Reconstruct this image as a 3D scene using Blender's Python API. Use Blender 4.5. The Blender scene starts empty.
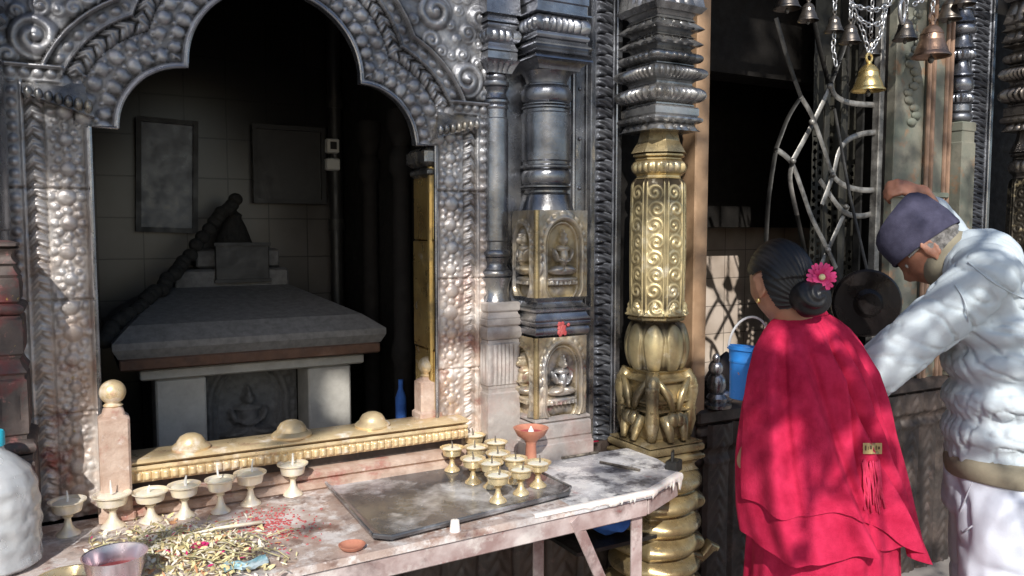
import bpy, bmesh, math, random
import numpy as np
from mathutils import Vector, Matrix, noise
random.seed(7); rng = np.random.default_rng(7)
C = bpy.context.scene.collection
PI = math.pi

# ------------------------------------------------------------------ camera frame
CAM = Vector((0.0, -2.2, 1.5)); YAW = math.radians(29.0); PITCH = math.radians(4.07); F = 800.0
FWD = Vector((math.sin(YAW)*math.cos(PITCH), math.cos(YAW)*math.cos(PITCH), -math.sin(PITCH)))
RGT = Vector((math.cos(YAW), -math.sin(YAW), 0)); UPV = RGT.cross(FWD)
def ray(px, py): return FWD + RGT*((px-512)/F) - UPV*((py-288)/F)
def Wy(px, py, y=0.0):
    d = ray(px, py); return CAM + d*((y-CAM.y)/d.y)
def Wz(px, py, z):
    d = ray(px, py); return CAM + d*((z-CAM.z)/d.z)
def Wd(px, py, dep): return CAM + ray(px, py)*dep
def smooth01(t): t = np.clip(t, 0, 1); return t*t*(3-2*t)

# ------------------------------------------------------------------ mesh helpers
class MB:
    def __init__(s): s.v = []; s.f = []
    def add(s, V, Fc):
        n = len(s.v); s.v.extend([tuple(p) for p in V]); s.f.extend([tuple(i+n for i in f) for f in Fc]); return s
    def box(s, c, d, rz=0.0, bev=0.0, M=None, taper=1.0):
        hx, hy, hz = d[0]/2, d[1]/2, d[2]/2; V = []; b = min(bev, hx*.9, hy*.9, hz*.9)
        if b <= 0:
            for z, t in ((-hz, 1), (hz, taper)):
                for x, y in ((-hx, -hy), (hx, -hy), (hx, hy), (-hx, hy)): V.append((x*t, y*t, z))
            Fc = [(3, 2, 1, 0), (4, 5, 6, 7)] + [(i, (i+1) % 4, 4+(i+1) % 4, 4+i) for i in range(4)]
        else:
            def ring(z, e, t):
                X, Y = (hx-e)*t, (hy-e)*t; k = min(b*.7, X, Y)
                return [(-X+k, -Y, z), (X-k, -Y, z), (X, -Y+k, z), (X, Y-k, z), (X-k, Y, z), (-X+k, Y, z), (-X, Y-k, z), (-X, -Y+k, z)]
            V = ring(-hz, b, 1)+ring(-hz+b, 0, 1)+ring(hz-b, 0, taper)+ring(hz, b, taper)
            Fc = [tuple(range(7, -1, -1)), tuple(range(24, 32))]
            for r in range(3):
                for i in range(8): Fc.append((r*8+i, r*8+(i+1) % 8, r*8+8+(i+1) % 8, r*8+8+i))
        R = Matrix.Rotation(rz, 3, 'Z') if M is None else M
        c = Vector(c); return s.add([c + R @ Vector(p) for p in V], Fc)
    def tube(s, pts, rad, n=8, cap=True, flat=None):
        pts = [Vector(p) for p in pts]; m = len(pts); rr = rad if hasattr(rad, '__len__') else [rad]*m
        V = []; ref = None
        for i, p in enumerate(pts):
            t = (pts[min(i+1, m-1)]-pts[max(i-1, 0)]); t = t.normalized() if t.length > 1e-9 else Vector((0, 0, 1))
            if ref is None:
                ref = Vector((0, 0, 1)) if abs(t.z) < .9 else Vector((0, 1, 0))
            a = (ref - t*ref.dot(t)).normalized(); b = t.cross(a); ref = a
            fa, fb = flat if flat else (1, 1)
            for k in range(n):
                th = 2*PI*k/n; V.append(p + a*(math.cos(th)*rr[i]*fa) + b*(math.sin(th)*rr[i]*fb))
        Fc = [(i*n+k, i*n+(k+1) % n, (i+1)*n+(k+1) % n, (i+1)*n+k) for i in range(m-1) for k in range(n)]
        if cap: Fc += [tuple(range(n-1, -1, -1)), tuple((m-1)*n+k for k in range(n))]
        return s.add(V, Fc)
    def lathe(s, prof, c=(0, 0, 0), n=24, M=None, cap=True):
        V = []; c = Vector(c); m = len(prof)
        for r, z in prof:
            for k in range(n):
                p = Vector((r*math.cos(2*PI*k/n), r*math.sin(2*PI*k/n), z)); V.append(c + (M @ p if M else p))
        Fc = [(i*n+k, i*n+(k+1) % n, (i+1)*n+(k+1) % n, (i+1)*n+k) for i in range(m-1) for k in range(n)]
        if cap: Fc += [tuple(range(n-1, -1, -1)), tuple((m-1)*n+k for k in range(n))]
        return s.add(V, Fc)
    def cone(s, p0, r0, p1, r1, n=14):
        p0, p1 = Vector(p0), Vector(p1); d = p1-p0; L = d.length
        M = d.to_track_quat('Z', 'Y').to_matrix() if L > 1e-6 else Matrix.Identity(3)
        prof = [(max(1e-4, r0*math.sin(a)), -r0*math.cos(a)) for a in np.linspace(0.02, PI/2, 5)]
        prof += [(max(1e-4, r1*math.cos(a)), L+r1*math.sin(a)) for a in np.linspace(0, PI/2-.02, 5)]
        return s.lathe(prof, p0, n, M)
    def ell(s, c, r, M=None, n=16):
        prof = [(max(1e-4, math.sin(a)), -math.cos(a)) for a in np.linspace(.03, PI-.03, 11)]
        D = Matrix.Diagonal(Vector(r)); return s.lathe(prof, c, n, (M @ D) if M else D)

def ploft(cx, cy, zs, rfun, nth=96, cap=True, relief=None):
    """rows of rings: rfun(theta, z) -> radius"""
    th = np.arange(nth)*2*PI/nth; V = []; cav = []
    for z in zs:
        r = rfun(th, z); V.append(np.stack([cx+r*np.cos(th), cy+r*np.sin(th), np.full(nth, z)], 1))
    V = np.concatenate(V); m = len(zs)
    i = np.arange(m-1)[:, None]*nth; k = np.arange(nth)[None, :]; k2 = (k+1) % nth
    Fc = np.stack([i+k, i+k2, i+nth+k2, i+nth+k], -1).reshape(-1, 4).tolist()
    if zs[1] < zs[0]: Fc = [f[::-1] for f in Fc]
    if cap:
        a = list(range(nth)); b = [(m-1)*nth+q for q in range(nth)]
        Fc += [a[::-1], b] if zs[1] > zs[0] else [a, b[::-1]]
    return V, Fc
def sqf(th): return 1/np.maximum(np.abs(np.cos(th)), np.abs(np.sin(th)))
def octf(th): return math.cos(PI/8)/np.cos(((th+PI/8) % (PI/4))-PI/8)

def crom(P, n=5):
    out = []; m = len(P)
    for i in range(m-1):
        a, b, c, d = P[max(i-1, 0)], P[i], P[i+1], P[min(i+2, m-1)]
        for k in range(n):
            t = k/n; out.append(.5*((2*b)+(c-a)*t+(2*a-5*b+4*c-d)*t*t+(3*b-a-3*c+d)*t**3))
    return out+[P[-1]]
def rootloc(p):
    v = Vector((0, 0, 0))
    while p: v += p.location; p = p.parent
    return v
def put(name, V, Fc, mat, parent=None, smooth=True, cav=None, sharp=40, world=True):
    me = bpy.data.meshes.new(name)
    off = rootloc(parent) if (parent and world) else Vector((0, 0, 0))
    V = np.asarray(V, dtype=float) - np.array(off)
    me.from_pydata(V.tolist(), [], [tuple(f) for f in Fc])
    if smooth:
        me.polygons.foreach_set('use_smooth', [True]*len(me.polygons))
        if sharp: me.set_sharp_from_angle(angle=math.radians(sharp))
    if cav is not None:
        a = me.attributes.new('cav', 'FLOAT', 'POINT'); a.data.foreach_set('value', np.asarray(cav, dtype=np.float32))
    me.update(); o = bpy.data.objects.new(name, me); C.objects.link(o)
    for mm in (mat if isinstance(mat, (list, tuple)) else [mat]): me.materials.append(mm)
    if parent: o.parent = parent
    return o
def obj(name, mb, mat, parent=None, smooth=True, sharp=40, world=True): return put(name, mb.v, mb.f, mat, parent, smooth, None, sharp, world)
def tag(o, label=None, cat=None, group=None, kind=None):
    if label: o['label'] = label
    if cat: o['category'] = cat
    if group: o['group'] = group
    if kind: o['kind'] = kind
    return o
def thing(name, label, cat, loc=(0, 0, 0), rz=0, group=None):
    o = bpy.data.objects.new(name, None); C.objects.link(o); o.location = loc; o.rotation_euler = (0, 0, rz); o.empty_display_size = .05
    return tag(o, label, cat, group)
def dup(root, loc=None, label=None, rz=None, scale=None):
    r = root.copy(); C.objects.link(r)
    if loc is not None: r.location = loc
    if label: r['label'] = label
    if rz is not None: r.rotation_euler = (0, 0, rz)
    if scale: r.scale = scale
    for ch in list(root.children):
        c = ch.copy(); C.objects.link(c); c.parent = r
        for g in list(ch.children):
            d = g.copy(); C.objects.link(d); d.parent = c
    return r

# ------------------------------------------------------------------ materials
def mat(name, col, rough=.6, metal=0.0, col2=None, nscale=8.0, namt=1.0, bump=0.0, bscale=60.0, cav=None, stains_and_light=(), spec=.5, trans=0, sss=0, rvar=.15, sheen=0, coat=0):
    m = bpy.data.materials.new(name); m.use_nodes = True; nt = m.node_tree; N = nt.nodes; L = nt.links
    b = N['Principled BSDF']; b.inputs['Roughness'].default_value = rough; b.inputs['Metallic'].default_value = metal
    b.inputs['Specular IOR Level'].default_value = spec
    if trans: b.inputs['Transmission Weight'].default_value = trans
    if sss:
        b.inputs['Subsurface Weight'].default_value = sss; b.inputs['Subsurface Radius'].default_value = (.01, .004, .002); b.inputs['Subsurface Scale'].default_value = 1
    if sheen: b.inputs['Sheen Weight'].default_value = sheen
    if coat: b.inputs['Coat Weight'].default_value = coat
    tc = N.new('ShaderNodeTexCoord'); co = tc.outputs['Object']
    def rgb(c):
        n = N.new('ShaderNodeRGB'); n.outputs[0].default_value = (*c, 1); return n.outputs[0]
    def noi(sc, det=5, rg=.6):
        n = N.new('ShaderNodeTexNoise'); n.inputs['Scale'].default_value = sc; n.inputs['Detail'].default_value = det; n.inputs['Roughness'].default_value = rg
        L.new(co, n.inputs['Vector']); return n.outputs['Fac']
    def rng_(x, a, b_, lo=0, hi=1):
        n = N.new('ShaderNodeMapRange'); n.inputs[1].default_value = a; n.inputs[2].default_value = b_; n.inputs[3].default_value = lo; n.inputs[4].default_value = hi; L.new(x, n.inputs[0]); return n.outputs[0]
    def mul(a, b_):
        n = N.new('ShaderNodeMath'); n.operation = 'MULTIPLY'; L.new(a, n.inputs[0])
        if isinstance(b_, (int, float)): n.inputs[1].default_value = b_
        else: L.new(b_, n.inputs[1])
        return n.outputs[0]
    def mix(f, a, b_):
        n = N.new('ShaderNodeMix'); n.data_type = 'RGBA'; L.new(f, n.inputs[0]); L.new(a, n.inputs[6]); L.new(b_, n.inputs[7]); return n.outputs[2]
    cur = rgb(col); n1 = noi(nscale)
    if col2: cur = mix(mul(rng_(n1, .35, .65), namt), cur, rgb(col2))
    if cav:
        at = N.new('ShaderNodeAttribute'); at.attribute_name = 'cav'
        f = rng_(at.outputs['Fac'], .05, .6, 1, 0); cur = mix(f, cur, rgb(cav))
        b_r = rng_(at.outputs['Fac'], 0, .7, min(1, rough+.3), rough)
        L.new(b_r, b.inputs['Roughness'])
    else:
        L.new(rng_(noi(nscale*2.3), .3, .7, max(0.02, rough-rvar), min(1, rough+rvar)), b.inputs['Roughness'])
    for st in stains_and_light:   # real stains and some painted light: (colour, scale, lo, hi, amount, z0, z1)   z0->z1 : fades from 1 at z0 to 0 at z1 (world height)
        f = rng_(noi(st[1], 6, .65), st[2], st[3]); f = mul(f, st[4])
        if len(st) > 5:
            g = N.new('ShaderNodeNewGeometry'); sp = N.new('ShaderNodeSeparateXYZ'); L.new(g.outputs['Position'], sp.inputs[0])
            f = mul(f, rng_(sp.outputs[2], st[5], st[6], 1, 0))
        cur = mix(f, cur, rgb(st[0]))
        if metal > .3:
            k = N.new('ShaderNodeMath'); k.operation = 'MULTIPLY_ADD'; L.new(f, k.inputs[0]); k.inputs[1].default_value = -metal; k.inputs[2].default_value = metal
            if not b.inputs['Metallic'].is_linked: L.new(k.outputs[0], b.inputs['Metallic'])
    L.new(cur, b.inputs['Base Color'])
    if bump:
        bp = N.new('ShaderNodeBump'); bp.inputs['Strength'].default_value = bump; bp.inputs['Distance'].default_value = .004
        L.new(noi(bscale, 8, .7), bp.inputs['Height']); L.new(bp.outputs[0], b.inputs['Normal'])
    m['bsdf'] = 1
    return m
RED = (.30, .035, .03); PINK = (.55, .22, .20); YEL = (.6, .42, .08); WHT = (.75, .70, .66); SOOT = (.02, .018, .016)
M = {}
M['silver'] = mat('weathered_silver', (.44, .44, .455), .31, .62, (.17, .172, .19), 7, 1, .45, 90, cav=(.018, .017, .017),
                  stains_and_light=[((.62, .56, .51), 6, .32, .62, .85, 1.3, 1.95), (SOOT, 4, .52, .74, .5), ((.54, .37, .27), 7, .38, .64, .85, 1.05, 1.7), ((.24, .13, .09), 10, .50, .68, .75, 1.0, 1.6), (RED, 10, .56, .72, .7, .95, 1.5), ((.82, .77, .73), 13, .50, .68, .75, 1.0, 1.6), (YEL, 60, .66, .70, .8, .95, 1.6)])  # pale lower patches: powder and wear, whitened further to paint bright sun
M['silver_pier'] = mat('polished_silver', (.36, .37, .40), .25, .85, (.13, .135, .155), 6, 1, .25, 80,
                  stains_and_light=[((.46, .36, .18), 7, .48, .70, .5, 1.1, 1.9), ((.6, .5, .47), 9, .44, .70, .7, .95, 1.3), (SOOT, 5, .50, .72, .6)])
M['silver_relief'] = mat('niche_silver', (.46, .45, .45), .28, .65, (.22, .215, .22), 8, 1, .25, 80, cav=(.03, .027, .027),
                  stains_and_light=[((.50, .37, .17), 5, .36, .60, .9, 1.3, 1.8), ((.6, .05, .10), 12, .60, .74, .7, .9, 1.4), ((.62, .52, .48), 10, .46, .70, .7, .85, 1.25), (SOOT, 6, .55, .72, .5)])
M['base_silver'] = mat('stained_base_metal', (.50, .46, .43), .45, .3, (.32, .28, .26), 9, .9, .6, 45, stains_and_light=[((.56, .36, .32), 12, .46, .72, .7, .85, 1.3), (WHT, 16, .52, .72, .5), (SOOT, 6, .56, .78, .5)])
M['grey_strip'] = mat('grey_vine_metal', (.20, .21, .235), .38, .6, (.12, .125, .15), 10, .8, .2, 60, cav=(.02, .02, .025), stains_and_light=[(SOOT, 5, .55, .7, .4)])
M['brass'] = mat('old_brass', (.70, .57, .31), .33, .55, (.46, .36, .19), 8, .9, .25, 80, cav=(.05, .035, .018), stains_and_light=[(SOOT, 5, .52, .72, .6), ((.78, .72, .58), 14, .56, .70, .6)])
M['brass_plain'] = mat('worn_brass', (.62, .49, .26), .30, .7, (.24, .18, .10), 8, 1, .25, 70, stains_and_light=[(SOOT, 6, .50, .70, .75), ((.70, .62, .46), 16, .56, .70, .5)])
M['rail_brass'] = mat('pale_brass', (.80, .63, .38), .36, .4, (.60, .43, .23), 12, .9, .25, 60, stains_and_light=[((.84, .78, .70), 12, .52, .64, .8), ((.30, .18, .11), 9, .56, .70, .6), (PINK, 17, .58, .7, .5)])
M['capital'] = mat('dark_capital_metal', (.46, .45, .44), .27, .75, (.15, .148, .15), 7, 1, .3, 70, stains_and_light=[((.58, .44, .22), 5, .48, .66, .6, 1.65, 2.1), (SOOT, 6, .48, .66, .75)])
M['lamp_brass'] = mat('lamp_brass', (.84, .69, .42), .30, .55, (.68, .51, .27), 30, .7, stains_and_light=[(WHT, 45, .58, .68, .35)])
M['lamp_pale'] = mat('sun_toned_brass', (.85, .77, .60), .4, .3, (.76, .62, .42), 40, .7, stains_and_light=[(WHT, 35, .46, .6, .7)])  # paler copy of the lamp brass, strong sun painted into the colour
M['ghee'] = mat('ghee', (.86, .80, .68), .45, 0, (.80, .70, .5), 40, .5, sss=.15)
M['wick'] = mat('burnt_wick', (.05, .04, .035), .9, 0, (.4, .35, .28), 60, .5)
M['wickw'] = mat('cotton_wick', (.85, .82, .76), .9)
M['terracotta'] = mat('red_clay', (.58, .26, .17), .5, .1, (.42, .15, .10), 30, .8)
M['iron'] = mat('worn_iron', (.36, .345, .32), .42, .45, (.08, .075, .07), 16, 1, .3, 90)
M['iron_dark'] = mat('dark_iron', (.05, .047, .043), .5, .5, (.02, .02, .02), 20, .9, .3, 90)
M['tile'] = None
M['stone'] = mat('granite_slab', (.185, .178, .172), .8, 0, (.12, .115, .11), 45, .9, .5, 160)
M['stone_pale'] = mat('pale_stone', (.46, .44, .40), .8, 0, (.34, .32, .29), 20, .8, .4, 120)
M['brick_edge'] = mat('brown_stone_edge', (.12, .062, .038), .85, 0, (.075, .042, .03), 25, .9, .5, 90)
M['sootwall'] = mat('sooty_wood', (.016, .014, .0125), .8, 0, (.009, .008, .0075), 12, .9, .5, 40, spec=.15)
M['plinth'] = mat('carved_plinth', (.085, .062, .052), .6, .15, (.035, .028, .026), 9, .9, .6, 45, stains_and_light=[((.30, .2, .17), 18, .56, .74, .4), (SOOT, 7, .5, .7, .5)])
M['post_stone'] = mat('pink_stained_stone', (.56, .43, .35), .8, 0, (.36, .23, .17), 18, .9, .9, 60, stains_and_light=[(RED, 12, .55, .66, .5), (WHT, 25, .6, .7, .5)])
M['table'] = mat('stained_table', (.66, .56, .51), .34, .1, (.40, .28, .23), 7, 1, .4, 80, stains_and_light=[((.34, .18, .13), 8, .52, .66, .75), ((.80, .76, .74), 13, .48, .60, .8), ((.42, .07, .06), 10, .60, .72, .7), ((.05, .035, .035), 5, .54, .66, .85), ((.17, .09, .07), 17, .56, .66, .7), ((.84, .80, .78), 30, .55, .64, .8)])
M['table_wax'] = mat('wax_covered_table', (.78, .77, .78), .30, .1, (.16, .15, .18), 8, 1, .35, 70, stains_and_light=[((.05, .045, .06), 11, .50, .60, .85), ((.82, .80, .79), 16, .50, .60, .9), (RED, 9, .66, .72, .4)])
M['table_frame'] = mat('painted_angle_iron', (.62, .53, .51), .45, .15, (.34, .23, .215), 11, 1, .35, 80, stains_and_light=[(WHT, 14, .54, .66, .7), ((.10, .06, .055), 8, .54, .68, .7), (RED, 16, .62, .70, .6)])
M['wax'] = mat('dripped_wax', (.88, .84, .80), .45, 0, (.80, .70, .66), 40, .6, sss=.15)
M['tray'] = mat('tray_with_painted_glare', (.17, .17, .18), .20, .5, (.09, .09, .097), 5, 1, .12, 60, stains_and_light=[((.74, .74, .76), 3.4, .48, .64, .75), ((.8, .8, .82), 14, .60, .68, .5)])  # pale patches paint bright reflections into the tray colour
M['wood_lit'] = mat('warm_post_wood', (.42, .27, .16), .6, 0, (.30, .18, .10), 14, .8, .3, 60)
M['wood_green'] = mat('weathered_green_wood', (.26, .24, .19), .65, .1, (.13, .15, .12), 7, .9, .4, 60, stains_and_light=[((.35, .17, .08), 9, .55, .65, .6), (SOOT, 5, .55, .7, .6)])
M['red_edge'] = mat('rusty_edge', (.33, .20, .13), .6, .1, (.17, .11, .08), 14, .9)
M['panel_lat'] = mat('pierced_panel', (.045, .042, .032), .6, .2, (.02, .019, .016), 12, .9, .4, 60)
M['bell_dark'] = mat('dark_bell_bronze', (.19, .165, .14), .36, .85, (.09, .08, .075), 14, .9, .2, 60)
M['bell_gold'] = mat('bright_bell_brass', (.80, .60, .26), .28, .9, (.66, .46, .17), 12, .7, .1, 60)
M['bell_copper'] = mat('copper_bell', (.40, .25, .17), .35, .85, (.22, .15, .12), 12, .9, .2, 60)
M['chain'] = mat('steel_chain', (.55, .55, .56), .35, .85, (.35, .35, .36), 40, .8)
M['gong'] = mat('black_bronze', (.022, .016, .015), .32, .6, (.025, .02, .02), 8, .9, .2, 50)
M['cloth_red'] = mat('red_wool_shawl', (.62, .028, .09), .92, 0, (.42, .012, .05), 17, 1, .8, 330, spec=.15)
M['fringe'] = mat('red_fringe', (.66, .035, .11), .9, 0, (.36, .012, .04), 40, .7)
M['patch'] = mat('gold_label', (.50, .36, .16), .6, 0, (.40, .28, .12), 60, .7)
M['patch_ink'] = mat('label_ink', (.10, .06, .03), .7)
M['skin_w'] = mat('warm_skin', (.40, .20, .125), .5, 0, (.34, .16, .10), 30, .6, .15, 200, sss=.15)
M['skin_m'] = mat('tanned_skin', (.36, .165, .105), .5, 0, (.29, .125, .08), 35, .6, .25, 160, sss=.15)
M['hair'] = mat('black_hair', (.006, .005, .006), .40, 0, (.010, .009, .010), 40, .7, .25, 150, rvar=.06, spec=.45)
M['hair_grey'] = mat('grey_hair', (.25, .235, .225), .75, 0, (.06, .055, .05), 70, .9, .8, 220)
M['jacket'] = mat('pale_blue_jacket', (.58, .645, .69), .88, 0, (.51, .57, .61), 10, .7, .45, 260, spec=.12)
M['khaki'] = mat('khaki_rib', (.30, .265, .19), .85, 0, (.24, .21, .15), 30, .7, .3, 260)
M['trousers'] = mat('white_trousers', (.64, .67, .76), .85, 0, (.56, .59, .68), 14, .7, .25, 320)
M['seam_j'] = mat('jacket_seam', (.50, .56, .60), .9)
M['seam'] = mat('trouser_seam', (.42, .42, .48), .85)
M['topi'] = mat('indigo_cap_cloth', (.075, .072, .115), .9, 0, (.048, .046, .075), 40, .8, .5, 400, spec=.1)
M['shoe'] = mat('black_leather', (.03, .027, .025), .5)
M['blue'] = mat('blue_plastic', (.03, .25, .72), .38, 0, (.025, .21, .62), 10, .5)
M['white_pl'] = mat('white_plastic', (.80, .80, .80), .4)
M['cyan'] = mat('cyan_cap', (.03, .47, .62), .38)
M['bottle'] = mat('milky_plastic', (.80, .81, .82), .18, 0, (.62, .64, .67), 9, .9, .35, 60, trans=.45, coat=.5)
M['pink_gl'] = mat('pink_glass', (.80, .28, .36), .18, 0, (.62, .10, .18), 18, .8, trans=.35)
M['pink_steel'] = mat('steel_cup', (.62, .58, .60), .22, .7, (.60, .40, .44), 16, .8)
M['red_powder'] = mat('vermilion_powder', (.40, .05, .055), .9, 0, (.52, .14, .13), 40, .8, .6, 120)
M['petal_y'] = mat('yellow_petals', (.80, .70, .40), .7, 0, (.62, .48, .22), 60, .8)
M['petal_p'] = mat('magenta_petals', (.70, .03, .20), .6, 0, (.58, .02, .13), 60, .8)
M['petal_h'] = mat('dahlia_petals', (.60, .015, .13), .6, 0, (.72, .07, .26), 70, .8)
M['petal_w'] = mat('white_petals', (.82, .77, .66), .7, 0, (.72, .60, .42), 60, .8)
M['petal_g'] = mat('leaf_scraps', (.34, .32, .16), .6, 0, (.56, .48, .28), 50, .9)
M['petal_o'] = mat('orange_petals', (.62, .34, .16), .7, 0, (.40, .18, .10), 50, .9)
M['foam'] = mat('teal_wrapper', (.20, .42, .48), .35, 0, (.65, .70, .72), 12, .9)
M['bluecloth'] = mat('blue_rag', (.05, .16, .52), .85, 0, (.03, .10, .36), 30, .8)
M['bark'] = mat('tree_bark', (.11, .085, .065), .9, 0, (.06, .05, .04), 12, .9, .8, 40)
M['leaf'] = mat('tree_leaf', (.05, .095, .03), .6, 0, (.08, .12, .035), 6, .9)
M['ground'] = mat('stone_paving', (.30, .27, .245), .85, 0, (.22, .19, .17), 3, .9, .5, 30)
M['picture'] = mat('faded_picture', (.15, .16, .18), .35, 0, (.07, .075, .085), 9, .9)
M['frame'] = mat('black_frame', (.015, .014, .013), .5)
M['plaque'] = mat('black_plaque', (.018, .017, .016), .5, 0, (.03, .028, .026), 10, .8)
M['garland'] = mat('sooty_garland', (.022, .02, .017), .9, 0, (.012, .011, .01), 30, .8, .8, 90)
M['brassleaf'] = mat('gilt_reveal', (.66, .47, .17), .34, .8, (.40, .25, .09), 7, .9, .3, 40, stains_and_light=[(SOOT, 6, .52, .66, .85), (WHT, 20, .62, .7, .5)])
M['white_cer'] = mat('pale_ceramic', (.55, .54, .50), .4)

def tile_mat(name, c1, c2, grout, size=.155, top_shade=False):
    m = bpy.data.materials.new(name); m.use_nodes = True; nt = m.node_tree; N = nt.nodes; L = nt.links; b = N['Principled BSDF']
    tc = N.new('ShaderNodeTexCoord'); mp = N.new('ShaderNodeMapping'); mp.inputs['Rotation'].default_value = (PI/2, 0, 0); L.new(tc.outputs['Object'], mp.inputs[0])
    br = N.new('ShaderNodeTexBrick'); br.offset = 0; br.inputs['Color1'].default_value = (*c1, 1); br.inputs['Color2'].default_value = (*c2, 1); br.inputs['Mortar'].default_value = (*grout, 1)
    br.inputs['Scale'].default_value = 1; br.inputs['Mortar Size'].default_value = .0022; br.inputs['Mortar Smooth'].default_value = .2; br.inputs['Brick Width'].default_value = size; br.inputs['Row Height'].default_value = size
    L.new(mp.outputs[0], br.inputs['Vector'])
    no = N.new('ShaderNodeTexNoise'); no.inputs['Scale'].default_value = 4; no.inputs['Detail'].default_value = 7; L.new(tc.outputs['Object'], no.inputs['Vector'])
    mx = N.new('ShaderNodeMix'); mx.data_type = 'RGBA'; mx.blend_type = 'MULTIPLY'; mx.inputs[0].default_value = .8
    cr = N.new('ShaderNodeValToRGB'); cr.color_ramp.elements[0].position = .3; cr.color_ramp.elements[0].color = (.45, .40, .35, 1); cr.color_ramp.elements[1].position = .65
    L.new(no.outputs['Fac'], cr.inputs[0]); L.new(br.outputs['Color'], mx.inputs[6]); L.new(cr.outputs[0], mx.inputs[7]); L.new(mx.outputs[2], b.inputs['Base Color'])
    b.inputs['Roughness'].default_value = .28
    if top_shade:  # painted shade: tile colour darkens towards the top
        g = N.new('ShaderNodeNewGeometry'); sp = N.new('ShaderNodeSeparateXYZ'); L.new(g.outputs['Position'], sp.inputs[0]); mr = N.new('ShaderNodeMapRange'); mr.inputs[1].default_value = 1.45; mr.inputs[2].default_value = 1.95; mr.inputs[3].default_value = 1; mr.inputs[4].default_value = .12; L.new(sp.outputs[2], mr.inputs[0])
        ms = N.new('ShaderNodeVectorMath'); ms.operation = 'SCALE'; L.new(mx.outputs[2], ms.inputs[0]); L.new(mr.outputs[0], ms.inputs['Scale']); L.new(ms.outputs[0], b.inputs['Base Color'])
    bp = N.new('ShaderNodeBump'); bp.inputs['Strength'].default_value = .5; bp.inputs['Distance'].default_value = .002; bp.invert = True
    L.new(br.outputs['Fac'], bp.inputs['Height']); L.new(bp.outputs[0], b.inputs['Normal'])
    return m
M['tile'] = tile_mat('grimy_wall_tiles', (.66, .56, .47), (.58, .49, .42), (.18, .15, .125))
M['tile_dark'] = tile_mat('shaded_wall_tiles', (.10, .09, .082), (.085, .076, .07), (.03, .027, .025), top_shade=True)  # shaded copy of the wall tiles, chamber gloom put into the colour

# ------------------------------------------------------------------ relief sheets
def relief(name, O, U, Vv, Nn, w, h, res, hfun, mt, parent, mask=None, uv0=(0, 0), cavscale=.012, border=0.0):
    nx, nz = max(2, int(round(w/res))+1), max(2, int(round(h/res))+1)
    a, b = np.meshgrid(np.linspace(0, w, nx)+uv0[0], np.linspace(0, h, nz)+uv0[1])
    H = hfun(a, b)
    O, U, Vv, Nn = (np.array(q, dtype=float) for q in (O, U, Vv, Nn))
    P = O+(a-uv0[0])[..., None]*U+(b-uv0[1])[..., None]*Vv+H[..., None]*Nn
    # local cavity: height above a blurred version
    K = max(1, int(.012/res)); Hb = H.copy()
    for _ in range(2):
        acc = np.zeros_like(Hb)
        for s in range(-K, K+1): acc += np.roll(Hb, s, 0)
        Hb = acc/(2*K+1); acc = np.zeros_like(Hb)
        for s in range(-K, K+1): acc += np.roll(Hb, s, 1)
        Hb = acc/(2*K+1)
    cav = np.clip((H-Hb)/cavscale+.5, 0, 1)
    idx = np.arange(nx*nz).reshape(nz, nx)
    Q = np.stack([idx[:-1, :-1], idx[:-1, 1:], idx[1:, 1:], idx[1:, :-1]], -1).reshape(-1, 4)
    if mask is not None:
        ca = (a[:-1, :-1]+a[1:, 1:])/2; cb = (b[:-1, :-1]+b[1:, 1:])/2
        Q = Q[mask(ca, cb).reshape(-1)]
    if np.dot(np.cross(U, Vv), Nn) < 0: Q = Q[:, ::-1]
    used = np.unique(Q); mp = np.full(nx*nz, -1); mp[used] = np.arange(len(used))
    return put(name, P.reshape(-1, 3)[used], mp[Q].tolist(), mt, parent, cav=cav.reshape(-1)[used], sharp=None)

def boss(a, b, ca, cb, r, hh):
    d2 = ((a-ca)**2+(b-cb)**2)/(r*r); return hh*np.sqrt(np.clip(1-d2, 0, 1))
def hashn(i, j=0, k=0): return (np.sin(i*127.1+j*311.7+k*74.7)*43758.5453) % 1.0
def bossfield(s, d, ps, pd, r, hh, jit=.25, seed=0, ring=0):
    """staggered round bosses on a (s,d) lattice, optionally each with a ring of beads"""
    out = np.zeros_like(s); row = np.floor(d/pd)
    for dr in (-1, 0, 1):
        rw = row+dr; off = (rw % 2)*.5; col = np.floor(s/ps-off)
        for dc in (-1, 0, 1, 2):
            cl_ = col+dc; cs = (cl_+off+jit*(hashn(cl_, rw, seed)-.5))*ps; cd = (rw+.5+jit*(hashn(cl_, rw, seed+3)-.5))*pd
            R = r*(.78+.42*hashn(cl_, rw, seed+7)); dx, dy = s-cs, d-cd; q = np.sqrt(dx*dx+dy*dy)
            out = np.maximum(out, hh*np.sqrt(np.clip(1-(q/R)**2, 0, 1)))
            if ring:
                th = np.arctan2(dy, dx)+rw; k = np.round(th/(2*PI)*ring)/ring*2*PI; rr = R*1.55
                e = np.sqrt((q*np.cos(th-k)-rr)**2+(q*np.sin(th-k))**2); out = np.maximum(out, hh*.55*np.sqrt(np.clip(1-(e/(R*.48))**2, 0, 1)))
    return out
def curlfield(a, b, curls):
    out = np.zeros_like(a)
    for cx, cz, R, dr, ph in curls:
        dx, dz = a-cx, b-cz; m = (np.abs(dx) < R) & (np.abs(dz) < R)
        if not m.any(): continue
        q = np.sqrt(dx[m]**2+dz[m]**2)/R; th = np.arctan2(dz[m], dx[m])*dr+ph
        sp = .5+.5*np.cos(th-2*PI*1.7*q); sp = sp**.6
        env = np.sqrt(np.clip(1-q**2, 0, 1))
        hh = R*.34*env*(.45+.55*sp)
        hh = np.maximum(hh, R*.42*np.sqrt(np.clip(1-(q/.26)**2, 0, 1)))
        out[m] = np.maximum(out[m], hh)
    return out
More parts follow.
